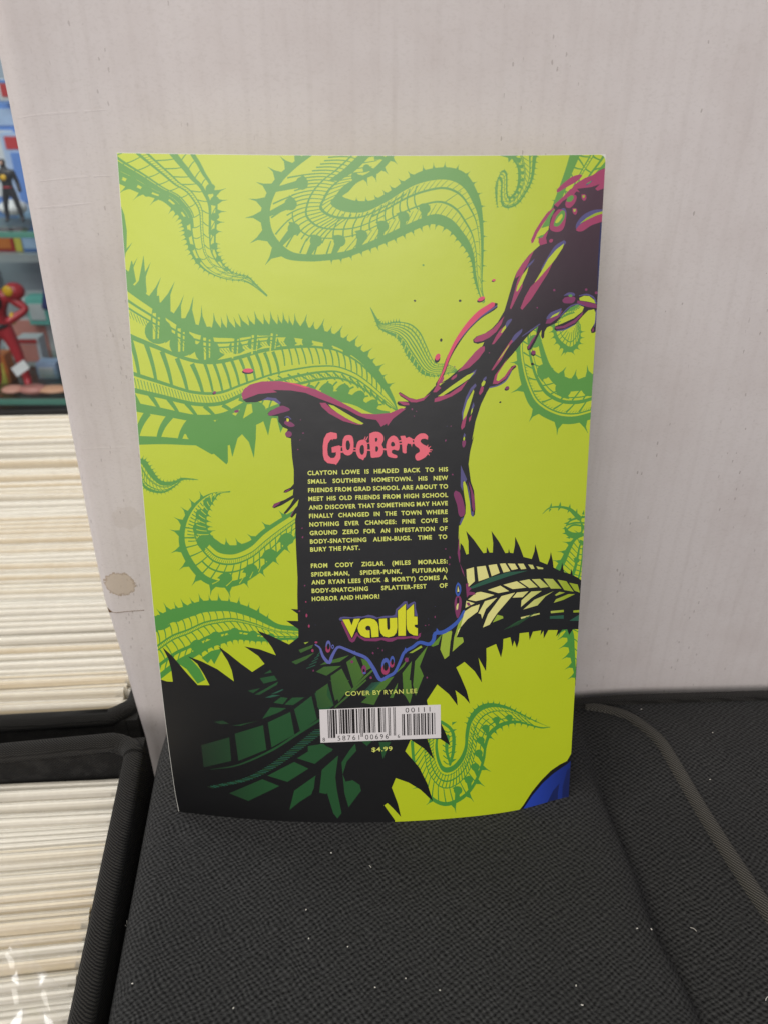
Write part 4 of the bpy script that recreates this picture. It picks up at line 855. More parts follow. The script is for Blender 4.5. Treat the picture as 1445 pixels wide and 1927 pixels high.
# cells under the barcode
for c in ([(0, 560), (130, 540), (205, 600), (60, 695), (0, 690)], [(120, 760), (250, 645), (230, 800), (245, 930), (285, 1130), (250, 1175), (215, 1130), (160, 950), (98, 940)], [(285, 700), (350, 600), (400, 540), (410, 600), (330, 690), (295, 800), (320, 862), (380, 850), (440, 890), (450, 940), (345, 1080), (310, 960)], [(600, 525), (700, 525), (635, 670)], [(450, 515), (545, 515), (500, 560)], [(0, 980), (60, 830), (50, 920), (20, 980)]):
    zpg('dim', Z8, c)
for c in ([(70, 120), (165, 30), (150, 110), (215, 215), (130, 240), (80, 230)], [(190, 0), (255, 100), (330, 20), (350, 0)], [(450, 190), (590, 60), (640, 50), (560, 210)], [(690, 150), (760, 20), (755, 60), (720, 150)], [(800, 0), (870, 0), (880, 130), (860, 200), (815, 120)]): zpg('dgreen', Z8, c)
streak('dgreen', zz(Z8, [(230, 230), (400, 80), (490, 0)]), [1.5, 2, 1.5])
# right hand cells
for c in ([(190, 575), (262, 555), (272, 690), (212, 745), (195, 660)], [(292, 550), (376, 540), (410, 655), (308, 692)], [(405, 535), (484, 524), (514, 610), (435, 642)], [(514, 520), (568, 516), (615, 592), (550, 606)], [(590, 518), (660, 520), (690, 570), (630, 582)], [(688, 520), (745, 520), (772, 570), (720, 575)], [(788, 527), (835, 532), (852, 570), (820, 572)], [(868, 545), (935, 560), (935, 573), (885, 573)],
          [(205, 868), (290, 800), (332, 793), (462, 824), (350, 868), (280, 884)], [(398, 775), (520, 733), (604, 786), (500, 806)], [(548, 725), (680, 690), (772, 752), (640, 767)], [(704, 690), (800, 671), (882, 748), (800, 756)], [(824, 671), (905, 668), (990, 746), (910, 756)], [(938, 665), (1030, 668), (1112, 762), (1010, 762)], [(1074, 675), (1160, 690), (1232, 792), (1140, 776)], [(1188, 705), (1270, 722), (1292, 802), (1240, 782)],
          [(306, 1002), (370, 884), (488, 850), (380, 960), (342, 1055), (332, 1010)], [(350, 1140), (400, 1010), (530, 835), (662, 800), (490, 1000), (415, 1112)], [(638, 850), (680, 800), (792, 788), (735, 846)], [(720, 940), (725, 876), (820, 790), (922, 784), (825, 850)], [(742, 965), (850, 870), (1042, 785), (960, 835), (880, 925)], [(1048, 825), (1092, 793), (1148, 800), (1062, 832)], [(1038, 900), (1060, 865), (1180, 815), (1245, 815), (1130, 872)],
          [(172, 985), (240, 940), (320, 915), (300, 985), (200, 1060), (110, 1165), (95, 1232), (130, 1150)], [(718, 1040), (900, 998), (902, 1012), (720, 1056)], [(1008, 980), (1134, 968), (1136, 990), (1010, 1002)], [(190, 880), (270, 905), (180, 950)], [(1228, 975), (1300, 968), (1300, 992), (1228, 995)]):
    zpg('pale', Z5, c)
for c in ([(445, 1092), (490, 1016), (545, 1030), (548, 1050)], [(55, 1370), (100, 1240), (160, 1250), (160, 1285)], [(0, 1180), (52, 1180), (40, 1260), (15, 1330), (0, 1360)]): zpg('lgreen', Z5, c)
for c in ([(215, 752), (420, 655), (600, 602), (785, 588), (600, 642), (420, 704), (250, 762)], [(1000, 1030), (1135, 1020), (1135, 1055), (1000, 1055)], [(1188, 1075), (1300, 1005), (1300, 1075)]): zpg('teal', Z5, c)
for i in range(5): streak('dim', zz(Z5, [(560 + 30 * i, 1160 - 10 * i), (700 + 40 * i, 1075 - 20 * i)]), [.4, .6], 5)

# blue corner
pg('black', (972, 1530), (984, 1515), (1000, 1490), (1018, 1468), (1036, 1450), (1052, 1439), (1066, 1432), (1074, 1418), (1090, 1405), (1090, 1540), (976, 1540))
pg('bluecape', (977, 1532), (1000, 1498), (1020, 1474), (1040, 1456), (1054, 1446), (1066, 1438), (1090, 1416), (1090, 1540))
pg('darkblue', (1024, 1520), (1040, 1488), (1052, 1474), (1049, 1492), (1048, 1522)); pg('darkblue', (1056, 1520), (1058, 1480), (1066, 1450), (1078, 1440), (1080, 1522))

# the dark splash -------------------------------------------------------------
ZA = (840, 270, 4.516); ZB_ = (690, 500, 4.516); ZC = (460, 520, 4.516); ZD = (840, 520, 4.516); ZE = (240, 720, 4.014); ZF = (820, 820, 4.516)
splash = zz(ZA, [(1400, 180), (1350, 203), (1290, 232), (1240, 268), (1175, 292), (1090, 345), (1050, 395), (990, 450), (910, 520), (880, 640), (862, 735), (825, 770), (780, 800), (778, 840), (790, 865), (700, 945), (640, 1020), (590, 1100), (560, 1180), (525, 1300), (490, 1420)])
splash += zz(ZB_, [(1145, 420), (1110, 480), (1060, 535), (1000, 575), (930, 600), (900, 630), (905, 655), (940, 665), (995, 650), (980, 680), (930, 740), (880, 800), (770, 890), (690, 960), (640, 990), (600, 1000), (540, 1065), (485, 1120), (420, 1137), (360, 1122), (280, 1073), (268, 1085), (285, 1110), (355, 1155), (265, 1152), (255, 1170), (270, 1188), (330, 1200), (290, 1232), (220, 1252), (100, 1264), (0, 1262)])
splash += zz(ZC, [(1000, 1165), (900, 1110), (760, 1035), (610, 962), (450, 912), (300, 890), (150, 893), (50, 920), (0, 958), (-22, 1000), (-10, 1050), (20, 1072), (100, 1070), (180, 1050), (250, 1058), (300, 1088), (302, 1110), (225, 1140), (200, 1165), (210, 1186), (290, 1188), (292, 1235), (330, 1282), (372, 1300), (350, 1340), (360, 1368), (398, 1378)])
splash += zz(ZE, [(1238, 450), (1245, 560), (1258, 660), (1258, 765), (1235, 792), (1190, 812), (1180, 830), (1200, 832), (1255, 806), (1250, 850), (1190, 885), (1110, 915), (1095, 940), (1110, 950), (1170, 925), (1262, 870), (1230, 925), (1182, 985), (1192, 994), (1215, 975), (1296, 882), (1285, 930), (1240, 990), (1232, 1012), (1245, 1022), (1278, 985), (1268, 1040), (1275, 1250), (1285, 1445)])
splash += zz(Z6, [(1166, 110), (1164, 240), (1168, 400), (1175, 560)]) + zz(Z3, [(90, 690), (125, 760), (180, 752), (225, 762), (262, 800), (285, 870), (322, 905), (345, 850), (392, 795), (440, 812), (505, 842), (590, 880), (645, 955), (680, 1010), (705, 1040), (760, 1018), (815, 980), (850, 905), (885, 835), (940, 800), (985, 762), (1020, 758), (1075, 772), (1100, 742), (1115, 690), (1170, 690), (1215, 650), (1280, 615), (1320, 555), (1340, 500)])
splash += zz(Z5, [(180, 950), (188, 800), (165, 640), (132, 500), (125, 400), (113, 270), (118, 155)]) + zz(ZF, [(200, 760), (230, 705), (250, 660), (252, 590), (235, 480), (228, 400), (240, 380), (262, 430), (285, 560), (296, 670), (312, 690), (328, 672), (333, 620), (322, 470), (295, 390), (275, 240), (290, 130), (322, 0)])
splash += zz(ZD, [(215, 1390), (245, 1230), (290, 1090), (340, 985), (365, 945), (440, 925), (500, 880), (545, 810), (590, 770), (582, 752), (550, 765), (510, 820), (470, 880), (440, 898), (420, 880), (432, 830), (480, 750), (560, 660), (640, 560), (710, 480), (775, 425), (760, 490), (720, 560), (680, 600), (685, 628), (712, 625), (745, 570), (790, 480), (805, 455), (800, 510), (812, 532), (826, 520), (830, 470), (850, 435), (930, 395), (985, 330), (1050, 265), (1110, 238), (1165, 262), (1150, 300), (1080, 355), (980, 400), (918, 425), (912, 450), (935, 468), (1000, 455), (1090, 410), (1150, 340), (1200, 290), (1250, 280), (1268, 320), (1255, 400), (1222, 455), (1228, 482), (1250, 480), (1300, 440), (1330, 200)])
splash = np.array(splash); ART.append((splash, 'slime'))
zpg('lime', ZD, [(1125, 185), (1165, 165), (1210, 168), (1250, 200), (1262, 230), (1200, 215), (1130, 205)])
zpg('navy', Z3, [(700, 880), (780, 840), (960, 740), (1120, 640), (1290, 480), (1335, 470), (1320, 545), (1280, 605), (1200, 645), (1110, 685), (1095, 742), (1065, 762), (1015, 748), (940, 790), (880, 825), (840, 920), (760, 1000), (712, 1025)])
# rims and glints
M = 'magenta'
zpg(M, ZA, [(1360, 205), (1290, 232), (1240, 268), (1175, 292), (1090, 345), (1050, 395), (1130, 415), (1105, 385), (1230, 370), (1300, 345), (1260, 385), (1280, 402), (1360, 370)])
zpg(M, ZA, [(1050, 385), (990, 450), (910, 520), (940, 540), (985, 490), (1040, 455), (1080, 435), (1100, 405)]); sp(M, ZA, [(1130, 262), (1150, 275), (1100, 325), (1020, 370), (945, 415), (932, 400), (975, 350), (1060, 285)]); sp('violet', ZA, [(1190, 340), (1236, 312), (1220, 335), (1180, 358)], 14); sp('green', ZA, [(1180, 345), (1228, 318), (1210, 338)], 12)
zpg(M, ZA, [(905, 545), (850, 590), (800, 660), (750, 740), (715, 820), (718, 852), (735, 840), (770, 760), (820, 680), (870, 610), (920, 560)])
zpg(M, ZA, [(862, 740), (825, 775), (778, 810), (782, 845), (795, 865), (850, 850), (842, 800)]); oval(M, 1036, 453, 4, 3.2, -40)
zpg('lime', ZA, [(905, 560), (915, 565), (880, 640), (862, 730), (830, 770), (770, 800), (800, 720), (850, 640)]); zpg('green', ZA, [(905, 560), (915, 570), (880, 640), (870, 700), (800, 720), (860, 620)]); zpg('green', ZA, [(760, 805), (800, 780), (830, 775), (810, 800)])
def drop(x, y, a, b, rot, rim, core=None, glint=None):
    oval(rim, x, y, a, b, rot, 24)
    if core: oval(core, x + a * .05, y + b * .02, a * .55, b * .5, rot)
    if glint: oval(glint, x + a * .05, y + b * .05, a * .28, b * .25, rot)
sp('violet', ZA, [(960, 560), (1000, 550), (1016, 590), (1005, 660), (975, 600)]); sp(M, ZA, [(900, 610), (950, 560), (1008, 585), (1005, 680), (975, 740), (915, 750), (872, 715)]); sp('green', ZA, [(930, 620), (975, 570), (1002, 580), (995, 640), (950, 700), (908, 695)]); sp('lime', ZA, [(945, 625), (975, 598), (982, 625), (945, 672), (920, 670)])
sp(M, ZA, [(1030, 455), (1075, 435), (1102, 450), (1090, 500), (1050, 545), (1012, 540), (1008, 500)]); sp('green', ZA, [(1025, 460), (1060, 440), (1078, 458), (1055, 492), (1018, 492)])
for x, y in ((1162, 462), (1085, 580)): sp(M, ZA, [(x - 18, y - 30), (x + 15, y - 28), (x + 22, y + 5), (x + 5, y + 26), (x - 16, y + 5)], 20); sp('pale', ZA, [(x - 12, y - 20), (x + 10, y - 22), (x + 6, y - 2), (x - 6, y)], 14)
sp('violet', ZA, [(1330, 560), (1250, 565), (1170, 600), (1120, 650), (1095, 700), (1110, 745), (1140, 690), (1200, 630), (1330, 590)]); sp(M, ZA, [(1340, 585), (1260, 610), (1180, 655), (1115, 705), (1100, 740), (1150, 745), (1230, 695), (1340, 650)]); zpg('pale', ZA, [(1335, 572), (1260, 592), (1190, 630), (1125, 684), (1200, 645), (1270, 612), (1335, 592)])
sp('violet', ZA, [(995, 822), (1012, 845), (960, 900), (900, 960), (830, 1060), (800, 1070), (860, 960), (920, 870)]); zpg('lime', ZA, [(995, 850), (985, 885), (930, 970), (850, 1080), (735, 1200), (800, 1090), (860, 980), (930, 900)]); zpg(M, ZA, [(900, 1010), (860, 1100), (790, 1210), (720, 1320), (640, 1415), (625, 1400), (660, 1310), (710, 1220), (780, 1150)])
sp('violet', ZA, [(745, 980), (730, 1010), (680, 1060), (690, 1030)], 16); zpg(M, ZA, [(740, 910), (700, 950), (640, 1020), (592, 1095), (580, 1148), (640, 1110), (690, 1020)]); zpg(M, ZA, [(655, 1060), (600, 1160), (575, 1260), (535, 1400), (545, 1410), (580, 1340), (640, 1220)]); zpg('lime', ZA, [(694, 1048), (640, 1120), (600, 1210), (588, 1256), (600, 1255), (640, 1190), (680, 1100)])
streak('violet', [(903, 580), (938, 582), (934, 577)], [1, 1, 1], 8); ART.pop()
streak('black', zz(ZB_, [(590, 1010), (640, 930), (690, 790), (760, 660), (850, 530), (960, 420), (1050, 365), (1090, 335)]), [2, 3.2, 3.6, 4, 4.6, 5.6, 6.4, 6]); streak('violet', zz(ZB_, [(760, 668), (856, 540), (966, 432), (1052, 376), (1104, 340)]), [.2, 1.2, 1.4, 2, 1.2]); streak('pinkred', zz(ZB_, [(600, 1000), (650, 900), (690, 785), (755, 650), (845, 522), (950, 412), (1035, 352), (1072, 325)]), [1, 2, 2.6, 3.2, 4, 5.2, 5.6, 4.4])
zpg(M, ZB_, [(560, 1075), (600, 1000), (650, 930), (655, 960), (640, 990), (610, 1020), (630, 1040), (590, 1075)]); zpg('lime', ZB_, [(615, 1005), (668, 985), (640, 1000), (618, 1020)])
zpg(M, ZB_, [(1165, 430), (1130, 470), (1070, 535), (1000, 575), (930, 605), (905, 635), (920, 650), (980, 640), (1040, 610), (1100, 560), (1140, 500)]); sp('violet', ZB_, [(1225, 450), (1228, 465), (1180, 530), (1170, 520), (1190, 470)]); zpg(M, ZB_, [(1180, 530), (1140, 590), (1080, 665), (1060, 668), (1100, 590), (1130, 545), (1170, 510)]); zpg('lime', ZB_, [(1178, 505), (1180, 530), (1150, 568), (1135, 572), (1155, 530)])
zpg(M, ZB_, [(1000, 685), (1000, 720), (950, 790), (870, 865), (770, 905), (790, 880), (860, 800), (920, 730), (965, 690)])
sp('violet', ZB_, [(1318, 535), (1310, 570), (1240, 650), (1215, 660), (1250, 590)]); zpg(M, ZB_, [(1225, 630), (1170, 710), (1110, 800), (1055, 890), (1075, 885), (1140, 800), (1190, 710), (1240, 640)]); zpg('lime', ZB_, [(1210, 665), (1160, 735), (1105, 818), (1150, 765), (1200, 690)])
zpg('violet', ZB_, [(930, 880), (900, 900), (850, 950), (600, 1110), (640, 1105), (800, 1010), (880, 950), (915, 920)]); zpg('lime', ZB_, [(912, 905), (850, 930), (720, 1020), (602, 1110), (640, 1108), (780, 1020), (870, 960)]); zpg(M, ZB_, [(860, 970), (800, 1020), (700, 1090), (620, 1110), (575, 1130), (572, 1160), (620, 1150), (720, 1110), (800, 1060)]); zpg(M, ZB_, [(765, 920), (730, 940), (712, 965), (730, 970), (760, 945)])
zpg(M, ZB_, [(480, 1122), (420, 1138), (360, 1125), (272, 1076), (275, 1095), (330, 1130), (375, 1160), (420, 1162), (480, 1145), (540, 1085)]); zpg(M, ZB_, [(262, 1155), (290, 1152), (355, 1165), (360, 1185), (310, 1185)])
zpg(M, ZD, [(520, 690), (470, 760), (410, 840), (390, 915), (430, 915), (500, 870), (565, 775), (588, 758), (575, 755), (530, 790), (490, 850), (440, 890), (420, 885), (432, 830), (490, 740)]); streak('violet', zz(ZD, [(365, 945), (440, 925), (500, 885), (550, 808)]), [1.4, 1.2, 1.2, .6])
for c in ([(770, 480), (740, 540), (695, 620), (685, 605), (720, 540)], [(1160, 300), (1080, 372), (990, 420), (920, 430), (925, 448), (1000, 440), (1090, 395), (1150, 330)], [(1245, 430), (1232, 455), (1234, 472), (1250, 465)], [(985, 290), (950, 350), (880, 400), (838, 402), (850, 370), (920, 320)], [(1110, 205), (1200, 220), (1270, 235), (1275, 270), (1200, 262), (1160, 250), (1105, 225)]): zpg('plum', ZD, c)
sp('violet', ZD, [(975, 270), (960, 320), (870, 360), (845, 360), (880, 310)]); zpg('lime', ZD, [(960, 300), (940, 330), (875, 358), (900, 330)]); sp('plum', ZD, [(1000, 180), (1060, 170), (1092, 185), (1070, 225), (1000, 228), (982, 205)]); sp('violet', ZD, [(990, 165), (1030, 138), (1080, 142), (1085, 165), (1030, 162)]); oval('green', 1072.5, 556.5, 3.6, 2.6)
streak('violet', zz(ZD, [(640, 510), (720, 455), (790, 405)]), [.6, 1.3, .8]); streak('violet', zz(ZD, [(960, 345), (1040, 262), (1110, 236), (1165, 250)]), [.8, 1.2, 1.2, .6]); streak('violet', zz(ZD, [(1125, 165), (1190, 155), (1245, 180), (1270, 230)]), [.8, 1.4, 1.6, 1]); streak('violet', zz(ZD, [(935, 462), (1000, 452), (1090, 408)]), [1, 1.2, .6]); streak('violet', zz(ZD, [(1270, 290), (1262, 380), (1250, 430)]), [1.2, 1, .6])
streak('darkblue', [(1131, 420), (1128, 500), (1126, 560)], [2, 4, 3])
for (x, y, a) in ((1042, 546, 2.2), (1102, 545, 2.4), (920, 577, 0), (1121, 551, 2.8), (1010, 579, 1.4)):
    if a: oval('plum', x, y, a, a)
# lower splash glints
zpg('violet', ZB_, [(920, 1000), (930, 1020), (880, 1080), (840, 1180), (810, 1320), (805, 1250), (840, 1120), (880, 1040)]); zpg('lime', ZB_, [(905, 1052), (910, 1070), (880, 1170), (840, 1290), (815, 1318), (820, 1250), (850, 1150)]); zpg(M, ZB_, [(885, 1160), (850, 1260), (830, 1370), (805, 1395), (798, 1370), (810, 1320), (845, 1270)])
sp('violet', ZB_, [(1012, 940), (1014, 960), (985, 990), (990, 960)], 14); sp('lime', ZB_, [(990, 975), (1006, 985), (995, 1015), (975, 1025), (974, 1000)]); zpg(M, ZB_, [(970, 1025), (992, 1030), (985, 1070), (960, 1100), (950, 1085)]); zpg('violet', ZB_, [(905, 1160), (912, 1190), (880, 1260), (890, 1200)]); zpg('lime', ZB_, [(900, 1205), (895, 1240), (880, 1270), (885, 1230)]); zpg(M, ZB_, [(890, 1265), (880, 1310), (866, 1330), (866, 1295)])
zpg('violet', ZF, [(210, 250), (240, 320), (262, 370), (250, 395), (232, 380), (225, 470), (208, 430)]); zpg('violet', ZF, [(262, 390), (285, 480), (300, 640), (320, 650), (316, 690), (300, 680), (285, 560)]); zpg('plum', ZF, [(275, 385), (300, 440), (325, 520), (330, 620), (318, 655), (305, 600), (295, 480)]); sp('plum', ZF, [(165, 465), (205, 490), (235, 570), (245, 660), (215, 690), (192, 670), (178, 590), (150, 500)]); zpg('violet', ZF, [(240, 690), (215, 700), (200, 740), (205, 765), (225, 720)]); sp('violet', ZF, [(240, -25), (250, -5), (240, 15), (230, 10)], 12); sp('lime', ZF, [(240, 5), (245, 25), (235, 45), (230, 25)], 12); sp('plum', ZF, [(222, 45), (250, 40), (250, 75), (235, 100), (222, 85)], 16)
zpg('plum', Z5, [(120, 220), (112, 330), (105, 420), (120, 500), (160, 590), (175, 650), (150, 600), (128, 520), (130, 430), (122, 330)])
for c in ([(185, 715), (215, 710), (205, 740), (240, 760), (215, 790), (270, 800), (280, 820), (215, 825), (195, 850), (190, 790)], [(190, 900), (215, 895), (235, 925), (205, 930)]): zpg('plum', Z5, c)
sp('blue', Z5, [(108, 700), (135, 730), (138, 790), (110, 840), (85, 800), (88, 740)]); sp('black', Z5, [(108, 725), (122, 750), (122, 790), (108, 812), (98, 790), (98, 750)]); zpg('pale', Z5, [(108, 735), (122, 790), (102, 795)]); sp('plum', Z5, [(90, 840), (130, 838), (145, 900), (130, 1000), (105, 1050), (85, 1000), (75, 900)]); sp('black', Z5, [(100, 850), (118, 850), (118, 900), (100, 905)], 16); zpg('pale', Z5, [(100, 912), (115, 905), (108, 960), (95, 972), (92, 940)])
# top-left of the splash
zpg(M, ZC, [(1000, 1165), (900, 1110), (760, 1035), (610, 962), (450, 912), (300, 890), (150, 893), (50, 920), (0, 958), (-22, 1000), (-10, 1050), (40, 1030), (120, 1000), (280, 985), (245, 965), (400, 970), (520, 990), (640, 1040), (760, 1085), (870, 1130), (960, 1180), (1040, 1210), (1120, 1220), (1145, 1250), (1160, 1280), (1185, 1265), (1210, 1250), (1215, 1272), (1260, 1210), (1370, 1125), (1330, 1120), (1240, 1160), (1120, 1172)])
zpg('pinkred', ZC, [(300, 892), (450, 914), (560, 945), (520, 950), (400, 915)])
zpg('violet', ZC, [(150, 1052), (200, 1028), (270, 1035), (312, 1075), (300, 1090), (240, 1052)]); sp('plum', ZC, [(380, 1120), (385, 1140), (300, 1165), (220, 1185), (203, 1168), (240, 1135), (320, 1100)]); sp('plum', ZC, [(352, 1225), (400, 1240), (430, 1268), (390, 1280), (340, 1250)], 20); sp('gold', ZC, [(362, 1205), (380, 1212), (378, 1232), (362, 1232)], 14); streak('violet', zz(ZC, [(345, 1200), (370, 1192), (400, 1215)]), [.6, 1.2, .8]); oval('plum', 543.5, 817, 6.4, 5.6)
zpg('lime', ZC, [(715, 1088), (760, 1100), (860, 1160), (1015, 1250), (990, 1262), (900, 1225), (800, 1165), (740, 1120)]); zpg(M, ZC, [(640, 1075), (690, 1075), (740, 1125), (840, 1190), (950, 1250), (1015, 1262), (960, 1262), (840, 1230), (720, 1165), (660, 1110)])
for c in ([(1110, 918), (1160, 895), (1150, 915), (1105, 945), (1098, 935)], [(1282, 930), (1250, 985), (1238, 1015), (1236, 1000), (1260, 960)], [(1190, 822), (1230, 800), (1225, 812), (1195, 830)]): zpg('plum', ZE, c)
# blue rim of the drips
bl = zz(Z3, [(215, 775), (250, 800), (275, 865), (320, 912), (342, 862), (385, 795), (440, 808), (510, 838), (600, 878), (655, 955), (705, 1040), (760, 1015), (812, 985), (852, 905), (885, 832), (950, 792), (1000, 758), (1070, 772), (1105, 740), (1118, 690), (1180, 680), (1250, 635), (1300, 585), (1335, 520)])
streak('blue', bl, [1.2, 2, 3, 3, 2.4, 2.4, 2.6, 3, 3, 3.4, 3.4, 3, 2.8, 2.6, 2.8, 2.8, 3, 3.2, 3.4, 3.6, 3.6, 3.4, 3, 2], 90)
for c in ([(875, 835), (892, 795), (905, 815), (900, 840)], [(1120, 700), (1128, 650), (1142, 665), (1140, 690)], [(395, 800), (410, 785), (425, 800)], [(500, 840), (512, 820), (530, 840)]): zpg('blue', Z3, c)
for (x, y, a, b) in ((313, 790, 19, 42), (745, 940, 32, 58), (793, 905, 18, 40)):
    px_, py_ = x / 4.014 + 540, y / 4.014 + 1020; A_, B_ = a / 4.014, b / 4.014
    oval('blue', px_, py_ - B_ * .12, A_, B_, 3); oval(M, px_ - .4, py_ + B_ * .42, A_ * .95, B_ * .66, 3); oval('black', px_ + .3, py_, A_ * .58, B_ * .56, 3)
oval('blue', 626.5, 1217, 2.6, 4, 0); oval('black', 626.5, 1217, 1.2, 2, 0)
for (x, y, a, b) in ((583, 965, 18, 36), (492, 905, 11, 12), (635, 1025, 9, 10), (902, 890, 15, 18), (195, 820, 9, 12), (222, 758, 11, 8), (150, 555, 7, 14), (168, 635, 7, 12), (145, 452, 5, 6)): oval('plum' if x > 300 else M, x / 4.014 + 540, y / 4.014 + 1020, a / 4.014, b / 4.014, 0, 14)
oval('black', 685, 1262, 2, 3.4); oval('blue', 686, 1266.5, 3, 2); oval('black', 685, 1262, 1.8, 2.6)
# flying drops
for (x, y, a, b, r_, dk) in ((467.5, 698, 11, 5, 0, 1), (404.5, 739, 3.6, 3, -30, 1), (446, 774, 5, 3.4, -15, 0), (905, 563, 8, 4.6, -25, 1), (823, 673, 5, 8.5, 25, 1), (829.5, 640, 2.4, 3.4, 10, 2), (865, 566, 2.6, 2.4, 0, 2), (928.5, 527.5, 3.8, 2.6, -15, 1), (796, 499, 2, 2, 0, 3), (953.5, 730.5, 4.6, 3.8, -25, 1), (940.5, 757, 2.2, 1.6, -30, 2), (1003, 664, 4.6, 5, 0, 1), (1001, 685, 3, 2.6, 0, 2), (780, 566, 2.2, 2, 0, 2)):
    if dk == 3: oval('green', x, y, a, b, r_, 10); continue
    if dk == 2: oval('black', x, y, a, b, r_, 10); continue
    if dk: oval('black', x - .6, y + b * .35, a, b * .85, r_)
    oval('pinkred' if y < 720 and x < 930 else 'plum', x, y - (b * .15 if dk else 0), a * .9, b * .8, r_)
# tiny freckles inside the dark area
for (x, y) in ((566, 790), (570, 815), (565, 828), (561, 846), (572, 815), (775, 770), (783, 774), (779, 783), (848, 802), (855, 690), (842, 687), (920, 664), (838, 829), (851, 893), (569, 994), (570, 1011), (838, 1033), (846, 1049), (845, 1062), (712, 1220), (720, 1224), (702, 1229), (818, 1161), (806, 1176), (800, 1177), (574, 1102), (564, 1150), (590, 1262), (803, 1275)):
    oval('plum', x, y, rng.uniform(.8, 1.7), rng.uniform(1.0, 2.4), rng.uniform(-30, 30), 8)
for _ in range(60): oval('violet', rng.uniform(575, 855), rng.uniform(790, 1190), rng.uniform(.3, .7), rng.uniform(.3, .8), 0, 6)

# ------------------------------------------------------------------ the comic object
COMIC = empty('comic_book', tuple(P0 + EX * CW / 2), 'lime green comic book leaning back cover out, with dark splash, tentacles and barcode', 'comic book')
cover = print_sheet('back_cover', ART, COMIC, .0, True, BOUND)
def sheet(name, off0, off1, mat, inset=0.0):
    U, Vv = np.linspace(inset, 1, 33), np.linspace(max(0, inset * .4), 1 - inset * .6, 25); vs, fs = [], []
    for off in (off0, off1):
        for v_ in Vv:
            vs += list(surf(U, np.full_like(U, v_), np.full_like(U, off)))
    n, m = len(U), len(Vv); K = n * m
    for j in range(m - 1):
        for i in range(n - 1):
            a = j * n + i; fs.append((a, a + 1, a + n + 1, a + n)); fs.append((K + a, K + a + n, K + a + n + 1, K + a + 1))
    for i in range(n - 1): fs.append((i, K + i, K + i + 1, i + 1)); b = (m - 1) * n + i; fs.append((b, b + 1, K + b + 1, K + b))
    for j in range(m - 1):
        b = j * n; fs.append((b, b + n, K + b + n, K + b)); b = j * n + n - 1; fs.append((b, K + b, K + b + n, b + n))
    return mesh_obj(name, vs, fs, mat, COMIC)
M_PAPER = plain('white_paper_edges', (226, 224, 214), .6, var=.06, scale=400)
sheet('cover_stock', -.00008, -.00034, M_PAPER, -.0011); sheet('page_block', -.00036, -.0026, M_PAPER, .004); sheet('front_cover', -.00262, -.0029, plain('lime_front_cover', (190, 195, 40), .35))
for vv_ in (.22, .70):
    p = surf(np.array(1.0), np.array(vv_), np.array(-.0012)) + EX * .0003; q = surf(np.array(1.0), np.array(vv_ + .045), np.array(-.0012)) + EX * .0003
    v_, f_ = sweep([p, (p + q) / 2, q], .00025, 6); mesh_obj('staple', v_, f_, plain('steel_staple', (180, 180, 178), .3, metal=1), COMIC)

# ------------------------------------------------------------------ lettering
def text_geo(body, bold=0.0, sp_=1.0):
    c = bpy.data.curves.new('lettering', 'FONT'); c.body = body; c.size = 1.0; c.offset = bold; c.resolution_u = 4; c.space_character = sp_; c.fill_mode = 'FRONT'
    o = bpy.data.objects.new('lettering', c); COL.objects.link(o); dg = bpy.context.evaluated_depsgraph_get(); dg.update()
    me = bpy.data.meshes.new_from_object(o.evaluated_get(dg)); v = np.array([tuple(x.co) for x in me.vertices]); f = [tuple(p.vertices) for p in me.polygons]
    bpy.data.objects.remove(o); bpy.data.curves.remove(c); bpy.data.meshes.remove(me); return v[:, :2], f
CAPH = .729                                  # capital height of the built-in face at size 1
class Letters:
    def __init__(self): self.v, self.f = [], []
    def put(self, geo, p0, p1, h, x0=None, x1=None):
        """lay the text so that its left foot is p0, right foot p1 (px) with capital height h"""
        v, f = geo; x0 = v[:, 0].min() if x0 is None else x0; x1 = v[:, 0].max() if x1 is None else x1
        p0, p1 = np.array(p0, float), np.array(p1, float); d = p1 - p0; L = np.linalg.norm(d); d /= L; up = np.array([d[1], -d[0]]); up = up if up[1] < 0 else -up
        q = p0 + (v[:, :1] - x0) / (x1 - x0) * L * d + v[:, 1:2] / CAPH * h * up
        b = len(self.v); self.v += [tuple(x) for x in q]; self.f += [tuple(b + k for k in t) for t in f]
    def done(self, name, ink_, parent, lift, label=None):
        ov = np.array(self.v); u, v = px2uv(ov); P = surf(u, v, np.full(len(u), lift))
        fs = []
        for t in self.f:
            nn = np.cross(P[t[1]] - P[t[0]], P[t[2]] - P[t[0]]); fs.append(t if nn @ EN > 0 else t[::-1])
        o = mesh_obj(name, P, fs, INK[ink_], parent); uvl = o.data.uv_layers.new(name='UVMap'); li = np.empty(len(o.data.loops), np.int32); o.data.loops.foreach_get('vertex_index', li)
        uvl.data.foreach_set('uv', np.c_[u[li], v[li]].astype(np.float32).ravel())
        if label: o['label'] = label
        return o
ZT = (560, 780, 4.516)
p1 = ['CLAYTON LOWE IS HEADED BACK TO HIS', 'SMALL SOUTHERN HOMETOWN. HIS NEW', 'FRIENDS FROM GRAD SCHOOL ARE ABOUT TO', 'MEET HIS OLD FRIENDS FROM HIGH SCHOOL', 'AND DISCOVER THAT SOMETHING MAY HAVE', 'FINALLY CHANGED IN THE TOWN WHERE', 'NOTHING EVER CHANGES: PINE COVE IS', 'GROUND ZERO FOR AN INFESTATION OF', 'BODY-SNATCHING ALIEN-BUGS. TIME TO', 'BURY THE PAST.']
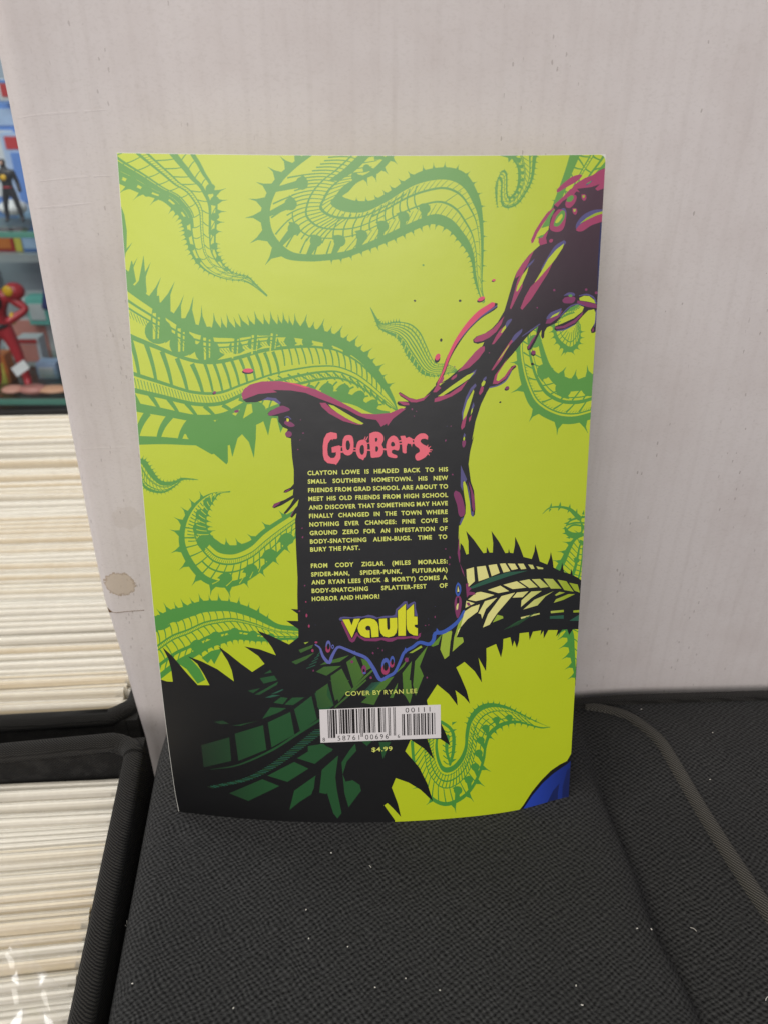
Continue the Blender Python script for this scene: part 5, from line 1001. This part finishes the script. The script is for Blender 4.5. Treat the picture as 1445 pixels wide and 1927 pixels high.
lx = [88, 90, 93, 95, 99, 101, 104, 107, 109, 111]; ly = [515, 587, 661, 734, 808, 880, 952, 1025, 1097, 1165]; ry = [482, 555, 627, 700, 770, 843, 914, 985, 1055, 1148]; rx = [1275, 1275, 1275, 1275, 1273, 1272, 1272, 1270, 1268, 532]
p2 = ['FROM CODY ZIGLAR (MILES MORALES:', 'SPIDER-MAN, SPIDER-PUNK, FUTURAMA)', 'AND RYAN LEES (RICK & MORTY) COMES A', 'BODY-SNATCHING SPLATTER-FEST OF', 'HORROR AND HUMOR!']
lines = [(s, (lx[i] / 4.516 + 560, ly[i] / 4.516 + 780), (rx[i] / 4.516 + 560, ry[i] / 4.516 + 780)) for i, s in enumerate(p1)]
l2 = [(184, 195), (186, 260), (188, 320), (190, 384), (191, 445)]; r2 = [(1210, 160), (1210, 223), (1208, 282), (1210, 342), (700, 425)]
lines += [(s, (l2[i][0] / 4.014 + 540, l2[i][1] / 4.014 + 1020), (r2[i][0] / 4.014 + 540, r2[i][1] / 4.014 + 1020)) for i, s in enumerate(p2)]
BL = Letters(); cache = {}
def wgeo(wd, bold):
    if (wd, bold) not in cache: cache[(wd, bold)] = text_geo(wd, bold, 1.16 if bold > .02 else 1.1)
    return cache[(wd, bold)]
def extent(g): return g[0][:, 0].max() - g[0][:, 0].min()
kx = None
wl = [extent(wgeo(x, .032)) for x in p1[2].split()]; kx = (1275 - 93) / 4.516 - 6 * 3.6; kx /= sum(wl)
for s, a, b in lines:
    a, b = np.array(a), np.array(b); ws = s.split(); L = np.linalg.norm(b - a); wl = [extent(wgeo(x, .032)) * kx * .985 for x in ws]; gap = (L - sum(wl)) / max(1, len(ws) - 1)
    if len(ws) <= 3 and gap > 8 and s.endswith(('.', '!')): f = (L - 4 * (len(ws) - 1)) / sum(wl); wl = [x * f for x in wl]; gap = 4
    if s in (p1[-1], p2[-1]): f = (L - 4.2 * (len(ws) - 1)) / sum(wl); wl = [x * f for x in wl]; gap = 4.2
    x = 0.0; d = (b - a) / L
    for wd, wpx in zip(ws, wl):
        BL.put(wgeo(wd, .032), a + d * x, a + d * (x + wpx), 8.1); x += wpx + gap
BL.done('blurb_lettering', 'letter', cover, .00006)
CL = Letters(); cl = 'COVER BY RYAN LEE'.split(); a, b = np.array((650.7, 1309.4)), np.array((784.5, 1304.0)); wl = [extent(wgeo(x, .004)) for x in cl]; L = np.linalg.norm(b - a); f = (L - 3 * 5.5) / sum(wl); x = 0; d = (b - a) / L
for wd, q in zip(cl, wl): CL.put(wgeo(wd, .004), a + d * x, a + d * (x + q * f), 8.6); x += q * f + 5.5
CL.done('credit_lettering', 'letter', cover, .00006)
PR = Letters(); PR.put(wgeo('$4.99', .012), (700, 1414.5), (738, 1412.3), 8.2); PR.done('price_lettering', 'letter', cover, .00006)

# title in wobbly letters
ZG = (600, 800, 6.568); TI = []
def tl(ink_, pts, smooth=True):
    q = np.array(pts, float) / ZG[2] + [ZG[0], ZG[1]]
    TI.append((spline(np.vstack([q, q[:1]]), 3 * len(q))[:-1] if smooth else q, ink_))
tl('salmon', [(230, 150), (225, 100), (150, 85), (100, 105), (65, 170), (52, 260), (55, 370), (70, 430), (110, 468), (150, 475), (205, 482), (215, 494), (222, 480), (240, 460), (270, 410), (272, 330), (275, 265), (255, 250), (200, 262), (160, 275), (165, 340), (215, 335), (215, 370), (195, 402), (150, 407), (115, 370), (108, 300), (115, 230), (140, 190), (160, 172), (172, 188), (178, 172), (222, 170)], False)
tl('salmon', [(300, 180), (325, 135), (370, 122), (410, 133), (430, 185), (432, 270), (420, 340), (380, 372), (340, 370), (305, 342), (293, 265)]); tl(None, [(345, 195), (370, 188), (390, 222), (385, 290), (360, 310), (342, 290), (337, 235)]); tl('salmon', [(374, 190), (380, 188), (398, 235), (392, 238)], False)
tl('salmon', [(470, 240), (490, 200), (535, 180), (580, 190), (600, 235), (600, 320), (585, 390), (565, 405), (550, 435), (530, 420), (500, 408), (470, 360), (460, 300)]); tl(None, [(515, 260), (540, 242), (560, 268), (560, 340), (540, 368), (517, 352), (507, 308)])
tl('salmon', [(628, 105), (690, 82), (752, 90), (795, 130), (800, 190), (778, 240), (798, 285), (792, 350), (760, 390), (700, 400), (650, 400), (640, 340), (632, 250), (625, 170)]); tl(None, [(697, 162), (720, 157), (728, 180), (715, 205), (700, 200)]); tl(None, [(702, 266), (725, 262), (738, 290), (725, 324), (704, 324)])
tl('salmon', [(890, 137), (930, 130), (970, 160), (990, 220), (992, 285), (972, 315), (930, 302), (900, 312), (897, 340), (920, 358), (962, 375), (960, 405), (900, 402), (850, 380), (835, 320), (830, 250), (850, 180)]); tl(None, [(890, 217), (910, 205), (930, 220), (935, 252), (907, 264), (886, 250)])
tl('salmon', [(1002, 135), (1060, 130), (1075, 160), (1110, 145), (1150, 165), (1160, 215), (1150, 240), (1143, 275), (1135, 235), (1095, 225), (1080, 260), (1078, 345), (1055, 350), (1030, 335), (1025, 260), (1020, 200)], False)
tl('salmon', [(1340, 180), (1345, 140), (1310, 105), (1250, 105), (1200, 140), (1172, 190), (1185, 250), (1235, 290), (1240, 330), (1200, 355), (1185, 390), (1200, 430), (1230, 437), (1290, 410), (1330, 375), (1370, 310), (1340, 265), (1290, 240), (1252, 205), (1265, 175), (1310, 168)])
for q in ([(265, 318), (300, 322), (300, 342), (265, 340)], [(268, 262), (300, 262), (300, 274), (270, 274)], [(428, 278), (465, 282), (465, 292), (428, 290)], [(428, 312), (465, 312), (465, 326), (428, 324)], [(596, 300), (638, 302), (638, 318), (596, 316)], [(596, 220), (632, 214), (632, 226), (598, 232)], [(790, 286), (836, 290), (836, 312), (790, 304)], [(985, 188), (1024, 186), (1024, 202), (988, 204)], [(988, 222), (1024, 222), (1024, 238), (988, 238)], [(1150, 172), (1185, 176), (1185, 188), (1150, 186)], [(1150, 212), (1185, 214), (1190, 228), (1150, 232)],
          [(1330, 262), (1342, 240), (1348, 244), (1342, 270)], [(1348, 276), (1380, 258), (1382, 264), (1354, 290)], [(1360, 296), (1398, 300), (1398, 310), (1362, 312)], [(1340, 330), (1366, 372), (1360, 376), (1330, 345)], [(1355, 312), (1388, 328), (1384, 334), (1350, 326)], [(556, 180), (575, 138), (580, 142), (570, 182)], [(576, 184), (606, 138), (612, 142), (590, 190)]): tl('salmon', q, False)
print_sheet('title_lettering', TI, cover, .00006, False)

# publisher logo: lettering over its blue and plum outlines
ZV = (620, 1120, 7.225); LG = []
def lg(ink_, pts, smooth=False):
    q = np.array(pts, float) / ZV[2] + [ZV[0], ZV[1]]; LG.append((spline(np.vstack([q, q[:1]]), 4 * len(q))[:-1] if smooth else q, ink_))
lg('violet', [(130, 325), (150, 300), (200, 290), (320, 300), (390, 285), (450, 290), (530, 266), (600, 278), (650, 302), (750, 280), (850, 278), (888, 262), (900, 190), (950, 145), (1010, 85), (1050, 80), (1062, 130), (1110, 100), (1150, 83), (1168, 100), (1168, 170), (1200, 300), (900, 400), (300, 400), (180, 345), (150, 348)])
lg('plum', [(160, 370), (180, 342), (300, 540), (420, 480), (1150, 480), (1200, 545), (1215, 520), (1240, 512), (1232, 560), (1192, 602), (1100, 582), (1000, 597), (920, 597), (850, 630), (790, 632), (710, 607), (640, 627), (480, 622), (420, 587), (380, 552), (345, 625), (312, 644), (275, 622)])
for q in ([(172, 318), (428, 312), (470, 302), (560, 302), (640, 325), (668, 312), (916, 300), (918, 205), (1040, 105), (1046, 190), (1150, 108), (1155, 282), (1200, 285), (1202, 560), (1130, 556), (1035, 562), (925, 562), (880, 575), (800, 585), (730, 575), (676, 580), (560, 588), (480, 585), (400, 545), (375, 490), (312, 595), (295, 580)],): lg('black', q)
lg('gold', [(180, 330), (272, 326), (305, 410), (335, 322), (420, 318), (308, 580)])
th = np.linspace(0, 2 * np.pi, 40); lg('gold', [(555, 578), (490, 574), (430, 545), (396, 495), (386, 445), (400, 382), (440, 336), (500, 315), (560, 315), (615, 332), (652, 372), (668, 430), (672, 565), (575, 572)]); lg('black', list(np.c_[527 + 36 * np.cos(th[:-1]), 447 + 33 * np.sin(th[:-1])])); lg('black', [(548, 470), (566, 455), (576, 580), (553, 582)]); lg('plum', [(510, 462), (540, 470), (545, 476), (520, 478)])
lg('gold', [(675, 322), (775, 315), (780, 440), (786, 464), (800, 472), (815, 462), (819, 435), (815, 312), (915, 306), (919, 440), (905, 510), (870, 552), (800, 572), (740, 560), (697, 515), (681, 450)]); lg('gold', [(926, 210), (1034, 115), (1032, 550), (931, 552)]); lg('gold', [(1041, 210), (1142, 118), (1146, 290), (1190, 292), (1192, 398), (1152, 402), (1152, 425), (1168, 440), (1195, 448), (1195, 550), (1140, 545), (1080, 512), (1050, 460), (1043, 400)])
print_sheet('publisher_logo', LG, cover, .00006, False)

# barcode panel
quad = np.array([(601.5, 1335.2), (828.3, 1325.8), (829.0, 1388.6), (603.8, 1397.6)])
def bq(x, y):                                # 0..1 across and down the panel
    a = quad[0] * (1 - x) + quad[1] * x; b = quad[3] * (1 - x) + quad[2] * x; return a * (1 - y) + b * y
panel = print_sheet('barcode_panel', [(np.array([bq(k, 0) for k in np.linspace(0, 1, 9)] + [bq(k, 1) for k in np.linspace(1, 0, 9)]), 'white')], cover, .00006, True)
Lc = ['0001101', '0011001', '0010011', '0111101', '0100011', '0110001', '0101111', '0111011', '0110111', '0001011']
inv = lambda s: ''.join('10'[int(k)] for k in s); dg_ = '858761006966'
bits = '101' + ''.join(Lc[int(k)] for k in dg_[:6]) + '01010' + ''.join(inv(Lc[int(k)]) for k in dg_[6:]) + '101'
BR = []
def bars(bits, x0, x1, y0, y1, tall=None, y2=None):
    m = (x1 - x0) / len(bits); i = 0
    while i < len(bits):
        if bits[i] == '1':
            j = i
            while j < len(bits) and bits[j] == '1': j += 1
            ye = y2 if tall and tall(i) else y1
            BR.append((np.array([bq(x0 + i * m, y0), bq(x0 + j * m - m * .04, y0), bq(x0 + j * m - m * .04, ye), bq(x0 + i * m, ye)]), 'bar')); i = j
        else: i += 1
bars(bits, .066, .625, .022, .755, lambda i: i < 10 or i > 84 or 45 <= i < 50, .868)
Gc = {k: inv(Lc[k])[::-1] for k in range(10)}
sup = '00111'; chk = (3 * (0 + 1 + 1) + 9 * (0 + 1)) % 10; par = ['GGLLL', 'GLGLL', 'GLLGL', 'GLLLG', 'LGGLL', 'LLGGL', 'LLLGG', 'LGLGL', 'LGLLG', 'LLGLG'][chk]
b5 = '01011' + '01'.join((Lc if p == 'L' else Gc)[int(k)] for k, p in zip(sup, par))
bars(b5, .672, .953, .235, .88)
print_sheet('barcode_bars', BR, panel, .00012, False)
BD = Letters()
def digits(s, x0, x1, yb, h):
    m = (x1 - x0) / len(s)
    for i, ch in enumerate(s):
        g = wgeo(ch, -.004); w0 = extent(g); cw = min(m * .82, m * .82 * w0 / .56); c = x0 + (i + .5) * m
        BD.put(g, bq(c - cw / 2, yb), bq(c + cw / 2, yb), h)
digits('8', .012, .044, .965, 7.6); digits('58761', .134, .342, .955, 9.6); digits('00696', .366, .572, .955, 9.6); digits('6', .634, .664, .945, 7.4); digits('00111', .70, .935, .195, 9.4)
BD.done('barcode_digits', 'bar', panel, .00012)

# ------------------------------------------------------------------ a few lint fibres on the lid
M_LINT = plain('white_lint', (214, 210, 200), .8)
spots = [(624, 1609, 3), (577, 1716, 2.5), (441, 1902, 3), (582, 1770, 2), (655, 1785, 2), (706, 1861, 2.4), (1310, 1732, 14), (1444, 1877, 12), (1195, 1758, 3), (1225, 1748, 3), (697, 1635, 7), (1093, 1897, 4), (230, 1710, 9), (1334, 1470, 3), (1209, 1322, 4), (251, 1855, 3), (1082, 1861, 3), (827, 1866, 2.4), (763, 1844, 2), (1340, 1380, 2.4)]
for i, (px, py, L) in enumerate(spots):
    p = G(px, py); ang = rng.uniform(0, math.pi); ln = L * .00018; d = np.array((math.cos(ang), math.sin(ang))) * ln / 2
    if i in (6, 10): d = np.array((.6, -.8)) * ln / 2
    pts = []
    for k in (-1, -.3, .3, 1):
        q = p[:2] + d * k + np.array((-d[1], d[0])) * .25 * (1 - k * k); pts.append((q[0], q[1], lid_z(q[None])[0] + .0008))
    v_, f_ = sweep(pts, .00011 if L > 6 else .00022, 6); o = mesh_obj('lint_fibre', v_, f_, M_LINT)
    tag(o, 'tiny white lint %s on the black knitted lid' % ('thread' if L > 6 else 'speck'), 'lint', 'lint threads on the lid' if L > 6 else 'lint specks on the lid')
